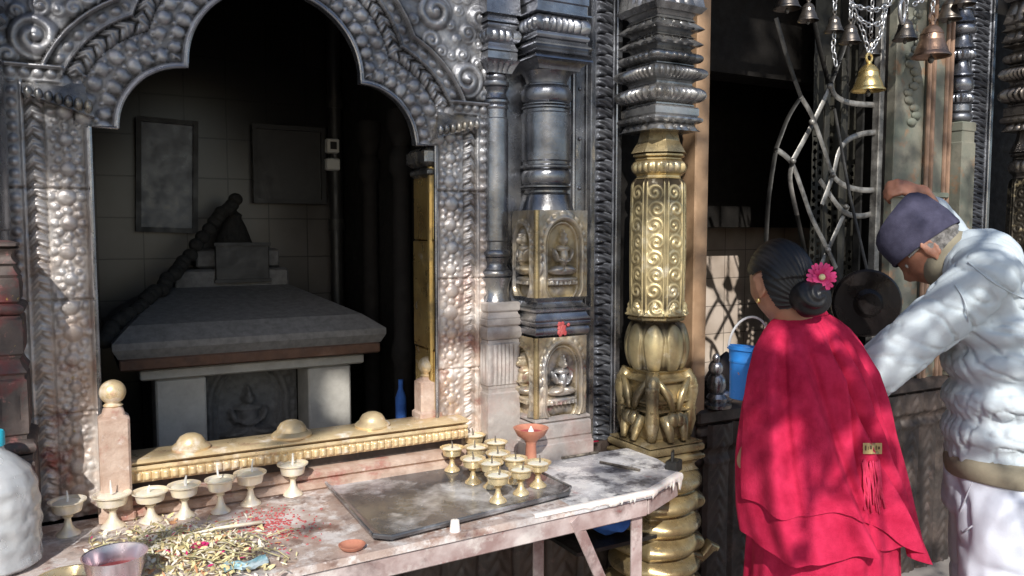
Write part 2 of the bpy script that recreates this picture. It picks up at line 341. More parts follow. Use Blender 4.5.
def fbm(a, b, sc, seed=0):
    out = np.zeros_like(a); amp = 1
    for o in range(3):
        x, y = a*sc*(2**o)+seed, b*sc*(2**o)+seed*1.7
        xi, yi = np.floor(x), np.floor(y); fx, fy = x-xi, y-yi; fx = fx*fx*(3-2*fx); fy = fy*fy*(3-2*fy)
        v = (hashn(xi, yi, seed)*(1-fx)+hashn(xi+1, yi, seed)*fx)*(1-fy)+(hashn(xi, yi+1, seed)*(1-fx)+hashn(xi+1, yi+1, seed)*fx)*fy
        out += amp*(v-.5); amp *= .5
    return out

# ================================================================== SETTING
g = MB().box((0, 0, -.05), (120, 120, .1)); o = obj('ground', g, M['ground'], smooth=False); tag(o, kind='structure')

# shrine building body
bld = thing('shrine_building', 'dark shrine chamber with grimy tiled back wall behind the carved openings', 'building', (1.8, .6, 0))
YB = 1.12
def wallbox(name, x0, x1, y0, y1, z0, z1, m): return obj(name, MB().box(((x0+x1)/2, (y0+y1)/2, (z0+z1)/2), (x1-x0, y1-y0, z1-z0)), m, bld, smooth=False)
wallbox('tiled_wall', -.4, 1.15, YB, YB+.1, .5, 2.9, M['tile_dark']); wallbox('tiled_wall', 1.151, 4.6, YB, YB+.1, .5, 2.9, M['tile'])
wallbox('dark_board', 1.75, 3.9, .93, .96, 1.52, 2.9, M['sootwall'])  # added dark board, blacks out the upper tiles of the right opening
wallbox('ceiling_beam', 1.3, 4.2, .30, .45, 2.15, 2.9, M['sootwall'])
wallbox('ceiling', -.6, 4.8, .16, YB+.1, 2.92, 3.0, M['sootwall'])
wallbox('side_wall', -.5, -.02, .16, YB-.003, .5, 2.9, M['sootwall'])
wallbox('side_wall', 4.2, 4.7, .16, YB-.003, .5, 2.9, M['sootwall'])
wallbox('partition', 1.02, 1.3, .16, YB-.003, .5, 2.9, M['sootwall'])
wallbox('inner_floor', -.6, 4.8, .13, YB-.003, .60, .70, M['stone'])
wallbox('front_wall', -2.2, .045, .02, .155, .5, 4.2, M['sootwall'])
wallbox('front_wall', .968, 2.005, .02, .155, .5, 4.2, M['sootwall'])
wallbox('front_wall', 3.02, 5.6, .02, .155, .5, 4.2, M['sootwall'])
wallbox('front_wall', .047, .966, .02, .155, 2.20, 4.2, M['sootwall'])
wallbox('front_wall', 2.007, 3.018, .02, .155, 2.62, 4.2, M['sootwall'])
# plinth with carved vertical panels
def h_plinth(a, b):
    u = (a/.125) % 1; e = smooth01((np.abs(u-.5)-.40)/.06)
    h = .012*(1-e)+.010*curl_plinth(a, b)
    h += .02*smooth01((b-.70)/.02)+.006*np.sin(np.clip((b-.64)/.06, 0, 1)*PI*2)
    return h+.004*fbm(a, b, 30, 3)
def curl_plinth(a, b):
    u = (a/.125) % 1-.5; w = np.cos(b*2*PI/.11+2.5*np.abs(u)*4)*np.clip(1-np.abs(u)*2.6, 0, 1); return np.abs(w)
relief('plinth_wall', (-.9, -.0, 0), (1, 0, 0), (0, 0, 1), (0, -1, 0), 3.0, .80, .006, h_plinth, M['plinth'], bld)
relief('plinth_wall', (2.0, -.03, 0), (1, 0, 0), (0, 0, 1), (0, -1, 0), 2.6, .80, .006, h_plinth, M['plinth'], bld)
sl = MB().box((2.9, .05, .83), (1.9, .22, .06), bev=.012).box((2.9, .04, .775), (1.88, .18, .045), bev=.01); obj('window_sill', sl, M['plinth'], bld)

# ================================================================== ARCHWAY
AX = .505; ZS = 1.75; CUX, CUR = .227, .163; MZ, MR = 1.925, .227; OW = .45
def arch_d(X, z):
    dm = np.sqrt(X**2+(np.maximum(z-MZ, 0)*1.06)**2)-MR
    dc = np.where(X > CUX, np.sqrt((X-CUX)**2+(z-ZS)**2)-CUR, np.where(z < ZS+CUR, -.01, 1.0))
    return np.minimum(dm, dc)
curls = []
for t in range(2600):
    cx, cz = rng.uniform(0, .63), rng.uniform(1.80, 2.56); R = rng.choice([.055, .042, .032, .024, .017])*rng.uniform(.85, 1.1)
    if arch_d(np.array([cx]), np.array([cz]))[0] < .185+R*.45: continue
    if all((cx-c[0])**2+(cz-c[1])**2 > ((R+c[2])*.80)**2 for c in curls): curls.append((cx, cz, R, rng.choice([-1, 1]), rng.uniform(0, 6.28)))
def beadrow(s, d, d0, d1, sp):
    c = (d0+d1)/2; r = (d1-d0)*.36; u = (s/sp) % 1-.5
    return .007*np.sqrt(np.clip(1-((u*sp)**2+(d-c)**2)/(r*r), 0, 1))
def ridge(d, d0, d1, hh): 
    c, r = (d0+d1)/2, (d1-d0)/2; return hh*np.sqrt(np.clip(1-((d-c)/r)**2, 0, 1))
def bands(s, d, wob, jamb):
    b1, b2, b3, b4 = (.012, .093, .138, .176)
    h = np.zeros_like(d)
    h = np.maximum(h, ridge(d, -.004, b1, .016))
    m = (d > b1) & (d < b2); bf = np.maximum(bossfield(s, d-b1, .066, .081, .0185, .0105, .10, 1, 8), bossfield(s+.033, d-b1, .033, .027, .0062, .0040, .2, 5)) if jamb else np.maximum(bossfield(s, d-b1, .044, .0405, .0168, .0095, .16, 2), bossfield(s+.022, d-b1+.02, .022, .0203, .0058, .0050, .25, 9))
    h = np.where(m, .004+bf, h)
    m = (d >= b2) & (d < b3); u = (d-(b2+b3)/2)/((b3-b2)/2)
    fr = (s/.036+.55*np.abs(u-.1)+.10*np.sin(s*31)) % 1
    rope = np.sqrt(np.clip(1-u*u, 0, 1))*(.004+.013*np.sqrt(np.clip(1-((fr-.45)/.48)**2, 0, 1))+.003*np.cos(fr*18+u*6))
    h = np.where(m, rope-.004, h)
    m = (d >= b3) & (d < b4); h = np.where(m, .014+beadrow(s, d, b3+.006, b4-.006, .027), h)
    h = np.maximum(h, ridge(d, b3-.003, b3+.004, .020)); h = np.maximum(h, ridge(d, b4-.002, b4+.010, .030))
    return h
def arch_field(a, b):
    X = np.abs(a-AX); d = arch_d(X, b)
    e = X-OW
    thm = np.arctan2(np.maximum(b-MZ, 0)+1e-6, X); sm = thm*(MR+.08)
    thc = np.arctan2(b-ZS, np.maximum(X-CUX, 1e-6)); sc = thc*(CUR+.08)
    dm = np.sqrt(X**2+(np.maximum(b-MZ, 0)*1.06)**2)-MR
    s = np.where(np.abs(dm-d) < 1e-6, sm, sc)
    ha = bands(s, d, 0, False)
    span = .006+curlfield(X, b, curls)
    ha = np.where(d > .186, span, ha)
    hj = bands(b, e, 0, True); hj = np.where(e > .186, .004, hj)
    zone_arch = (b >= ZS) & ((d < .093) | (b > 1.872))
    h = np.where(zone_arch, ha, hj)
    # horizontal bead bar where the arch steps out
    bar = (b > 1.846) & (b < 1.886) & (X > .50) & (d > .135)
    hb = .016+beadrow(X, b, 1.850, 1.882, .027); hb = np.maximum(hb, ridge(b, 1.876, 1.888, .032))
    h = np.where(bar, hb, h)
    # worn, dented lower parts
    low = smooth01((1.35-b)/.5)
    h = h*(1-.35*low)+.005*fbm(a, b, 14, 5)*(.3+low)+.003*fbm(a, b, 45, 9)
    # plate seams
    for zz in (1.335, 1.06, 1.60): h = h-np.where((b < ZS) & (np.abs(b-zz-.02*(a > AX)) < .003), .006, 0)
    return h
def in_open(a, b):
    X = np.abs(a-AX); return np.where(b >= ZS, arch_d(X, b) < 0, X < OW)
def zone(a, b):
    X = np.abs(a-AX); d = arch_d(X, b); z = np.zeros(a.shape, int)      # 1 jamb left 2 jamb right 3 boss band 4 rope band 5 bead moulding 6 spandrel L 7 spandrel R
    arch = (b >= ZS) & ((d < .093) | (b > 1.846))
    z = np.where(~arch, np.where(a < AX, 1, 2), np.where(d < .093, 3, np.where(d < .137, 4, np.where((d < .187) | (b < 1.886), 5, np.where(a < AX, 6, 7)))))
    return np.where(in_open(a, b), 0, z)
AR = thing('carved_archway', 'silver embossed archway with cusped opening in front of the dark altar', 'archway', (AX, 0, .80))
A0, A1 = -.125, 1.128
for k, nm in ((1, 'jamb'), (2, 'jamb'), (3, 'boss_band'), (4, 'rope_band'), (5, 'bead_moulding'), (6, 'spandrel'), (7, 'spandrel')):
    xa, xb, za, zb = {1: (A0, .06, .80, 1.90), 2: (.95, A1, .80, 1.90)}.get(k, (A0, A1, 1.74, 2.56))
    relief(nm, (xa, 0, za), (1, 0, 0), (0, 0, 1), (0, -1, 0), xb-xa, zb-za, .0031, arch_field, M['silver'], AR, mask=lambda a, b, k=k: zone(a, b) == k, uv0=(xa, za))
# rim and reveal along the opening
cont = [(AX-OW, .80), (AX-OW, ZS), (AX-CUX-CUR, ZS)]
for t in np.linspace(PI, PI/2, 16): cont.append((AX-CUX+CUR*math.cos(t), ZS+CUR*math.sin(t)))
cont = cont[:-1]+[(AX-CUX, ZS+CUR)]
for t in np.linspace(PI, 0, 40): cont.append((AX+MR*math.cos(t), MZ+MR/1.06*math.sin(t)))
cont.append((AX+CUX, ZS+CUR))
for t in np.linspace(PI/2, 0, 16)[1:]: cont.append((AX+CUX+CUR*math.cos(t), ZS+CUR*math.sin(t)))
cont += [(AX+OW, ZS), (AX+OW, .80)]
def strip(pts, y0, y1):
    mb = MB(); V = []
    for x, z in pts: V += [(x, y0, z), (x, y1, z)]
    mb.add(V, [(2*i, 2*i+1, 2*i+3, 2*i+2) for i in range(len(pts)-1)]); return mb
obj('reveal', strip(cont[:-1], -.010, .022), M['silver_pier'], AR)
ri = MB().tube([(x, -.012, z) for x, z in cont], .0055, 8); obj('rim', ri, M['silver_pier'], AR)
# right-hand gilt reveal, in three uneven sheets
rv = MB()
for z0, z1, k in ((.96, 1.14, 0), (1.143, 1.47, .004), (1.473, ZS-.06, .001)):
    rv.box((AX+OW+.004-k, .073, (z0+z1)/2), (.016, .15, z1-z0), bev=.003)
rv.tube([(AX+OW-.006, .01, .96), (AX+OW-.008, .012, 1.3), (AX+OW-.006, .01, ZS-.06)], .010, 8)
obj('gilt_reveal', rv, M['brassleaf'], AR)
cb = MB().box((AX+OW-.006, .07, ZS-.03), (.05, .16, .055), bev=.012).box((AX+OW-.004, .07, ZS-.075), (.034, .15, .03), bev=.01); obj('reveal_bracket', cb, M['capital'], AR)
for sgn in (-1, 1):   # little dark eaves over the jambs
    ev = MB(); x0, x1 = AX+sgn*.44, AX+sgn*.585
    V = [(x0, -.055, 1.768), (x1, -.045, 1.815), (x1, -.01, 1.846), (x0+sgn*.02, -.01, 1.850), (x0, .0, 1.768), (x1, .0, 1.815), (x1, .0, 1.846), (x0+sgn*.02, .0, 1.85)]
    ev.add(V, [(0, 1, 2, 3), (4, 7, 6, 5), (0, 4, 5, 1), (1, 5, 6, 2), (2, 6, 7, 3), (3, 7, 4, 0)])
    for q in np.linspace(.08, .92, 7): 
        xx = x0+(x1-x0)*q; ev.ell((xx, -.046+.01*q, 1.79+.03*q), (.010, .012, .016))
    obj('eave', ev, M['capital'], AR)

# ================================================================== brass rail across the opening
RL = thing('brass_rail', 'pale brass rail with three domes across the foot of the altar opening', 'rail', (AX, -.02, .80))
x0, x1 = .10, 1.03
def dent(a, b):
    u = (a/.021) % 1-.5; t = np.sqrt(np.clip(1-(u/.46)**2, 0, 1)); z = b
    return .012*t*np.clip((z)/.008, 0, 1)*np.clip((.030-z)/.006, 0, 1)+.012*smooth01((z-.030)/.004)+.004*fbm(a, b, 30, 2)
bm = MB().box(((x0+x1)/2, -.008, .900), (x1-x0, .09, .048), bev=.006).box(((x0+x1)/2, -.016, .932), (x1-x0+.01, .11, .016), bev=.006)
obj('beam', bm, M['rail_brass'], RL)
relief('lotus_frieze', (x0, -.058, .879), (1, 0, 0), (0, 0, 1), (0, -1, 0), x1-x0, .044, .0022, dent, M['rail_brass'], RL)
rc = MB().box(((x0+x1)/2, .0, .862), (x1-x0, .05, .028)); obj('recess', rc, M['plinth'], RL, smooth=False)
bs = MB().box(((x0+x1)/2, -.02, .836), (x1-x0+.02, .115, .022), bev=.006).box(((x0+x1)/2, -.026, .812), (x1-x0+.03, .13, .024), bev=.006); obj('base_step', bs, M['post_stone'], RL)
for q, sc in ((Wy(190, 446, 0).x, .78), (Wy(290, 434, 0).x, .88), (Wy(370, 420, 0).x, .82)):
    dm = MB().lathe([(.060*sc, 0), (.062*sc, .006), (.054*sc, .012), (.046*sc, .016), (.043*sc, .028*sc), (.034*sc, .041*sc), (.018*sc, .049*sc), (.001, .051*sc)], (q, -.02, .9405), 28); obj('dome', dm, M['rail_brass'], RL)
def rail_post(x, y, z0, z1, w, lab):
    t = thing('rail_post', lab, 'post', (x, y, z0))
    mb = MB().box((x, y, z0+(z1-z0)*.46), (w, w, (z1-z0)*.92), bev=.008).box((x, y, z1-.022), (w*.82, w*.82, .040), bev=.008, taper=.8)
    mb.box((x, y, z0+.014), (w*1.18, w*1.18, .028), bev=.006)
    obj('shaft', mb, M['post_stone'], t)
    r = w*.44; prof = [(r*.55, -.006), (r*.75, .0), (r*.6, .004)]+[(r*math.sin(a), r-r*math.cos(a)+.002) for a in np.linspace(.55, PI-.02, 12)]
    obj('knob', MB().lathe(prof, (x, y, z1), 24), M['rail_brass'], t)
p = Wy(113, 405, -.065); rail_post(p.x, -.065, .80, p.z, .068, 'pink stained stone post with brass ball knob left of the altar')
p = Wy(427, 375, .03); rail_post(p.x, .03, .93, p.z, .062, 'stone post with brass ball knob at the right jamb of the altar')

def niche(w, h, hd=.02):
    def fn(a, b):
        x = a-w/2; z = b; R = w*.40; ca = h*.60
        q = np.where(z > ca, np.sqrt(x**2+((z-ca)*.8)**2), np.where(z > h*.13, np.abs(x), np.sqrt(x**2+(z-h*.13)**2*1.2)))
        o = np.where(q < R, 0.0, .012)
        o = np.maximum(o, ridge(q, R*.86, R*1.10, .020)); o = np.maximum(o, ridge(q, R*.74, R*.84, .008))
        o = np.where((q < R*1.2) & (q > R), np.maximum(o, .012+.005*np.abs(np.sin(np.arctan2(z-ca, x)*11))), o)
        def el(cx, cz, rx, rz, hh, rot=0):
            c_, s_ = math.cos(rot), math.sin(rot); dx, dz = x-cx, z-cz; u = (dx*c_+dz*s_)/rx; v = (-dx*s_+dz*c_)/rz
            return hh*np.sqrt(np.clip(1-u*u-v*v, 0, 1))
        H_ = h
        for A in ((0, .30*H_, .30*w, .055*H_, .024), (-.12*w, .325*H_, .16*w, .045*H_, .03, .2), (.12*w, .325*H_, .16*w, .045*H_, .03, -.2), (0, .46*H_, .105*w, .13*H_, .028), (0, .56*H_, .15*w, .05*H_, .024),
                  (-.15*w, .48*H_, .04*w, .09*H_, .024, .35), (.15*w, .48*H_, .04*w, .09*H_, .024, -.35), (0, .655*H_, .065*w, .06*H_, .034), (0, .715*H_, .04*w, .04*H_, .028), (0, .76*H_, .018*w, .03*H_, .02),
                  (-.06*w, .42*H_, .09*w, .02*H_, .032, -.4), (.06*w, .42*H_, .09*w, .02*H_, .032, .4), (0, .205*H_, .33*w, .04*H_, .02)):
            o = np.maximum(o, el(*A))
        u = (x/(w*.09)) % 1-.5; o = np.maximum(o, np.where((z > .14*H_) & (z < .19*H_) & (np.abs(x) < .3*w), .018*np.sqrt(np.clip(1-(u/.5)**2, 0, 1)), 0))
        return o+.003*fbm(a, b, 40, 4)
    return fn
# ================================================================== altar inside
AL = thing('stone_altar', 'grey stone altar with sloping hipped slab on two stone legs', 'altar', (.52, .6, .70))
s = MB(); xa, xb, yf = .10, .925, .34; zb = 1.128
def ringrect(x0, x1, y0, y1, z): return [(x0, y0, z), (x1, y0, z), (x1, y1, z), (x0, y1, z)]
R_ = [ringrect(xa+.015, xb-.015, yf+.015, 1.09, zb), ringrect(xa, xb, yf, 1.09, zb+.028), ringrect(xa, xb, yf, 1.09, zb+.048), ringrect(xa+.05, xb-.06, yf+.07, 1.09, zb+.092), ringrect(xa+.19, xb-.2, .80, 1.09, zb+.170)]
V = []; [V.extend(r) for r in R_]
s.add(V, [(3, 2, 1, 0), (16, 17, 18, 19)]+[(r*4+i, r*4+(i+1) % 4, r*4+4+(i+1) % 4, r*4+4+i) for r in range(4) for i in range(4)]); obj('roof_slab', s, M['stone'], AL, sharp=20)
s = MB().box(((xa+xb)/2, .70, zb-.018), (xb-xa-.035, .70, .036), bev=.005); obj('brown_edge', s, M['brick_edge'], AL)
s = MB().box(((xa+xb)/2+.01, .71, zb-.061), (xb-xa-.13, .60, .034), bev=.005); obj('ledge', s, M['stone_pale'], AL)
for xl in (.29, .755):
    obj('leg', MB().box((xl, .50, .875), (.145, .15, .35), bev=.008), M['stone_pale'], AL)
obj('back_panel', MB().box((.52, .85, .875), (.62, .05, .35)), M['sootwall'], AL)
obj('step_block', MB().box((.53, .97, zb+.195), (.40, .20, .075), bev=.008).box((.56, 1.0, zb+.27), (.3, .14, .07), bev=.008), M['stone'], AL)
st = thing('stone_figure', 'dim seated stone figure in the hollow under the altar slab', 'statue', (.53, .60, .70))
relief('figure', (.36, .64, .70), (1, 0, 0), (0, 0, 1), (0, -1, 0), .33, .345, .005, lambda a, b: 1.9*niche(.33, .345)(a, b), M['stone'], st)
t = thing('plaque', 'black square plaque leaning on the altar step', 'plaque', (.56, .86, 1.33))
obj('board', MB().box((.56, .862, 1.385), (.19, .02, .13), bev=.004), M['plaque'], t); [obj('frame_edge', MB().box((.56, .848, zq), (.2, .014, .012)), M['frame'], t) for zq in (1.318, 1.452)]
t = thing('finial', 'sooty cone shaped finial behind the black plaque', 'finial', (.54, .95, 1.43))
obj('cone', MB().lathe([(.085, -.10), (.07, .0), (.045, .07), (.03, .10), (.034, .11), (.015, .125), (.006, .15), (.001, .16)], (.55, .97, 1.45), 20), M['garland'], t)
gl = MB(); pts = [Wy(235, 200, .9), Wy(215, 222, .88), Wy(185, 262, .80), Wy(165, 285, .72), Wy(140, 305, .6), Wy(112, 328, .44), Wy(105, 345, .40)]
P2 = []
for i in range(len(pts)-1):
    for q in range(5): P2.append(pts[i].lerp(pts[i+1], q/5))
for i, p in enumerate(P2): gl.ell(p+Vector((rng.uniform(-.006, .006), 0, rng.uniform(-.006, .006))), (.026, .026, .024), n=8)
o = obj('garland', gl, M['garland'], sharp=None); tag(o, 'blackened garland hanging from the altar top down its left slope', 'garland')
def framed(name, lab, cat, px, py, y, w, h, m, tilt=0):
    c = Wy(px, py, y); t = thing(name, lab, cat, c); R = Matrix.Rotation(tilt, 3, 'Y')
    obj('panel', MB().box(c, (w-.03, .012, h-.03), M=R), m, t, smooth=False)
    fr = MB()
    for sx in (-1, 1): fr.box(c+R @ Vector((sx*(w/2-.009), -.008, 0)), (.018, .03, h), M=R)
    for sz in (-1, 1): fr.box(c+R @ Vector((0, -.008, sz*(h/2-.009))), (w-.036, .026, .018), M=R)
    obj('frame', fr, M['frame'], t, smooth=False)
framed('framed_picture', 'tall dark framed picture hung tilted on the tiled wall behind the altar', 'picture', 167, 176, 1.09, .215, .425, M['picture'], .03)
framed('wall_cabinet', 'wide black framed panel on the tiles right of the tall picture', 'cabinet', 289, 165, 1.09, .29, .31, M['plaque'])
t = thing('switch_box', 'small pale switch box on the dark corner post above the altar', 'switch', Wy(332, 152, 1.0)); c = Wy(332, 146, 1.04)
obj('body', MB().box(c, (.05, .04, .06), bev=.005).box(c+Vector((0, 0, -.075)), (.055, .04, .05), bev=.005), M['white_cer'], t); obj('socket', MB().box(c+Vector((0, -.022, 0)), (.025, .006, .03)), M['frame'], t)
t = thing('pipe', 'dark vertical pipe in the corner right of the altar', 'pipe', (.985, 1.05, .7)); obj('tube', MB().tube([(.975, 1.06, .7), (.975, 1.06, 2.9)], .028, 14), M['frame'], t); [obj('clamp', MB().lathe([(.034, 0), (.034, .05)], (.975, 1.06, zq), 14), M['iron_dark'], t) for zq in (1.5, 2.0)]
for i, (yy, rr) in enumerate(((.34, .032), (.66, .03))):
    t = thing('dark_colonnette', ('sooty colonnette on the altar chamber side wall nearest the opening', 'sooty colonnette deeper inside by the altar back wall')[i], 'column', (.99, yy, .7))
    prof = [(rr*1.3, .0), (rr*1.3, .06), (rr, .08), (rr, .35), (rr*1.25, .37), (rr*1.25, .41), (rr, .43), (rr*.9, .98), (rr*1.3, 1.0), (rr*1.3, 1.05), (rr*.8, 1.08), (rr*1.5, 1.14), (rr*1.5, 1.2)]
    obj('shaft', MB().lathe(prof, (.985, yy, .70), 20), M['sootwall'], t)
t = thing('blue_bottle', 'narrow blue strip of a bottle standing behind the right jamb', 'bottle', Wy(403, 408, .30)); c = Wy(401, 415, .30)
obj('body', MB().lathe([(.016, -.1), (.018, -.09), (.018, .06), (.008, .09), (.008, .12)], c, 14), M['bluecloth'], t)

# ================================================================== colonnette, pier, vine strip
def prof_interp(prof):
    z = np.array([p[0] for p in prof]); r = np.array([p[1] for p in prof]); return lambda q: np.interp(q, z, r)
def zz_(px, y, py): return Wy(px, py, y).z
def moulding(z, zt, zb_, rin, rout, kind):
    """profile value for one moulding between zb_ and zt"""
    u = (z-zb_)/(zt-zb_)
    if kind == 'torus': return rin+(rout-rin)*math.sqrt(max(0, 1-(2*u-1)**2))
    if kind == 'eave': return rin+(rout-rin)*((1-u)**1.8 if u > .12 else (.55+.45*u/.12))
    if kind == 'flare': return rin+(rout-rin)*u**2
    if kind == 'cove': return rout-(rout-rin)*math.sin(PI*u)
    if kind == 'taper': return rin+(rout-rin)*(1-u)
    return rout if .06 < u < .94 else rout-.004
def stack(cx, cy, segs, shape, parent, name, m, nth=96, rel=None, res=.004):
    """segs top-down: (z_top, z_bottom, rin, rout, kind, ribs, ribamp)"""
    zs = []; seg = []
    for i, sgm in enumerate(segs):
        zt, zb_ = sgm[0], sgm[1]; n = max(4, int((zt-zb_)/res)); 
        for q in np.linspace(zt-1e-5, zb_+1e-5, n): zs.append(q); seg.append(sgm)
    it = iter(seg); lookup = {z: sg for z, sg in zip(zs, seg)}
    def rf(th, z):
        sg = lookup[z]; r = moulding(z, sg[0], sg[1], sg[2], sg[3], sg[4])*np.ones_like(th)
        u = (z-sg[1])/(sg[0]-sg[1])
        if len(sg) > 5 and sg[5]: 
            r = r+sg[6]*math.sin(PI*min(1, max(0, u)))*(np.abs(np.cos(th*sg[5]/2))-.5)
        return r*shape(th)
    V, Fc = ploft(cx, cy, zs, rf, nth)
    return put(name, V, Fc, m, parent, sharp=38)
circ = lambda th: np.ones_like(th)
def sqr(th): return sqf(th)
def pz(px, y):   # px column -> function py->z
    return lambda py: Wy(px, py, y).z
# --- slim colonnette at px 485-512
cn = thing('slim_colonnette', 'slim silver colonnette between the archway and the square pier', 'column', (1.158, -.02, .80)); Z = pz(498, -.05)
cx, cy = 1.158, -.005
stack(cx, cy, [(2.56, Z(14), .05, .058, 'cove'), (Z(14), Z(22), .048, .058, 'eave'), (Z(22), Z(28), .044, .050, 'flat'), (Z(28), Z(42), .046, .056, 'torus', 16, .006), (Z(42), Z(50), .044, .056, 'eave'), (Z(50), Z(60), .042, .050, 'flat'), (Z(60), Z(72), .038, .056, 'flare', 16, .006)], sqr, cn, 'capital', M['silver_pier'], 64)
stack(cx, cy, [(Z(72), Z(78), .032, .036, 'flat'), (Z(78), Z(86), .034, .044, 'torus'), (Z(86), Z(97), .034, .040, 'cove'), (Z(97), Z(103), .036, .044, 'torus'), (Z(103), Z(108), .036, .040, 'torus'), (Z(108), Z(250), .038, .040, 'flat'), (Z(250), Z(258), .038, .046, 'torus'), (Z(258), Z(270), .036, .044, 'cove'), (Z(270), Z(278), .04, .05, 'torus'), (Z(278), Z(302), .042, .050, 'cove')], circ, cn, 'shaft', M['silver_pier'], 40)
stack(cx, cy, [(Z(302), Z(312), .05, .056, 'flat'), (Z(312), Z(318), .05, .062, 'eave'), (Z(318), Z(326), .052, .058, 'flat'), (Z(326), Z(340), .05, .060, 'torus'), (Z(340), Z(388), .050, .058, 'flat', 28, .006), (Z(388), .80, .052, .056, 'flat')], sqr, cn, 'base', M['base_silver'], 112)
# backing strip between archway and pier
o = thing('backing_panel', 'plain silver backing sheet behind the slim colonnette and pier', 'panel', (1.3, -.01, .80))
obj('sheet', MB().box((1.315, .006, 1.68), (.40, .016, 1.76)), M['silver_pier'], o, smooth=False)
sm = MB()
for xx in (1.445, 1.497): sm.tube([(xx, -.004, .82), (xx, -.004, 2.5)], .008, 8)
for zq in np.arange(1.0, 2.4, .16): sm.ell((1.47, -.004, zq), (.007, .006, .007), n=8)
obj('seam_beading', sm, M['silver_pier'], o)
# --- square pier
PX0, PX1, PYF = 1.228, 1.40, -.14; pcx, pcy = (PX0+PX1)/2, PYF+.086
pr = thing('carved_pier', 'square silver pier with seated figure niches and a smooth rounded upper shaft', 'pier', (pcx, pcy, .80)); Z = pz(537, PYF); hs = .086
stack(pcx, pcy, [(2.56, Z(8), .08, .092, 'flat'), (Z(8), Z(12), .086, .10, 'torus'), (Z(12), Z(30), .082, .095, 'torus', 30, .010), (Z(30), Z(36), .08, .094, 'flat'), (Z(36), Z(44), .084, .108, 'eave'), (Z(44), Z(51), .09, .102, 'cove'), (Z(51), Z(57), .09, .112, 'eave'), (Z(57), Z(66), .072, .095, 'flare')], sqr, pr, 'capital', M['silver_pier'], 120)
stack(pcx, pcy+.005, [(Z(66), Z(78), .064, .080, 'flare'), (Z(78), Z(81), .066, .070, 'torus'), (Z(81), Z(98), .066, .080, 'torus'), (Z(98), Z(101), .068, .074, 'torus'), (Z(101), Z(105), .070, .078, 'torus'), (Z(105), Z(162), .074, .078, 'flat'), (Z(162), Z(167), .074, .082, 'torus'), (Z(167), Z(183), .068, .078, 'torus'), (Z(183), Z(187), .07, .08, 'torus'), (Z(187), Z(193), .066, .078, 'cove'), (Z(193), Z(210), .074, .088, 'taper')], circ, pr, 'shaft', M['silver_pier'], 56)
def two_faces(nm, z0, z1, m, fn=None):
    h = z1-z0; w = PX1-PX0
    fnw = fn or niche(w, h)
    relief(nm, (PX0, PYF, z0), (1, 0, 0), (0, 0, 1), (0, -1, 0), w, h, .0024, fnw, m, pr)
    dl = .135; fl = niche(dl, h)
    relief(nm, (PX0, PYF+dl, z0), (0, -1, 0), (0, 0, 1), (-1, 0, 0), dl, h, .0024, fl, m, pr)
zA, zB = Z(298), Z(210); two_faces('niche_panel', zA, zB, M['silver_relief'])
zC, zD = Z(418), Z(338); two_faces('niche_panel', zC, zD, M['silver_relief'])
core = MB().box((pcx, pcy, (zA+zB)/2), (.164, .164, zB-zA)).box((pcx, pcy, (zC+zD)/2), (.164, .164, zD-zC)); obj('core', core, M['silver_pier'], pr, smooth=False)
cc = MB()
for a_, b_ in ((zA, zB), (zC, zD)): cc.tube([(PX0-.004, PYF-.004, a_), (PX0-.004, PYF-.004, b_)], .009, 10)
obj('corner_bead', cc, M['brass_plain'], pr)
stack(pcx, pcy, [(Z(298), Z(308), .080, .094, 'cove'), (Z(308), Z(314), .088, .10, 'torus'), (Z(314), Z(322), .09, .106, 'eave'), (Z(322), Z(327), .094, .1, 'flat'), (Z(327), Z(338), .086, .098, 'torus')], sqr, pr, 'mid_moulding', M['silver_pier'], 96)
stack(pcx, pcy, [(Z(418), Z(424), .09, .10, 'torus'), (Z(424), Z(440), .096, .102, 'flat'), (Z(440), .60, .10, .108, 'flat')], sqr, pr, 'base', M['base_silver'], 96)
rd = MB()
for q in range(26): rd.ell(Vector((PX0+.080+rng.normal(0, .010), PYF-.013, Z(329)+rng.normal(0, .010))), (.006, .003, .006), n=8)
obj('vermilion_mark', rd, M['red_powder'], pr)
# --- vine strips
def h_vine(w):
    def fn(a, b):
        u = (a-w/2)/(w/2); per = .034
        ph = b/per-.55*np.sqrt(np.clip(1-u*u*.9, 0, 1))+.18*np.sin(b*2*PI/(per*2))*u
        f = ph % 1; hh = .013*np.sqrt(np.clip(1-((f-.42)/.5)**2, 0, 1))*np.clip((1-np.abs(u)*1.22)/.18, 0, 1)
        hh += .005*np.cos(ph*2*PI*2+u*5)*np.clip((1-np.abs(u)*1.25)/.2, 0, 1)
        hh = np.maximum(hh, ridge(np.abs(u), .86, 1.0, .010))
        return hh+.002*fbm(a, b, 50, 6)
    return fn
def vine(x0, x1, y, lab):
    t = thing('vine_panel', lab, 'carved panel', ((x0+x1)/2, y, .80)); w = x1-x0
    relief('leaf_relief', (x0, y, .80), (1, 0, 0), (0, 0, 1), (0, -1, 0), w, 1.76, .0027, h_vine(w), M['grey_strip'], t)
    sd = MB().box((x0-.010, y+.01, 1.68), (.018, .05, 1.76), bev=.004).box((x1+.012, y+.012, 1.68), (.022, .06, 1.76), bev=.004).box(((x0+x1)/2, y+.03, 1.68), (w, .04, 1.76)); obj('border', sd, M['silver_pier'], t)
vine(1.512, 1.592, -.02, 'grey strip of curling leaves between the square pier and the brass column')
vine(3.53, 3.68, -.02, 'grey strip of curling leaves beside the door frame at the far right')

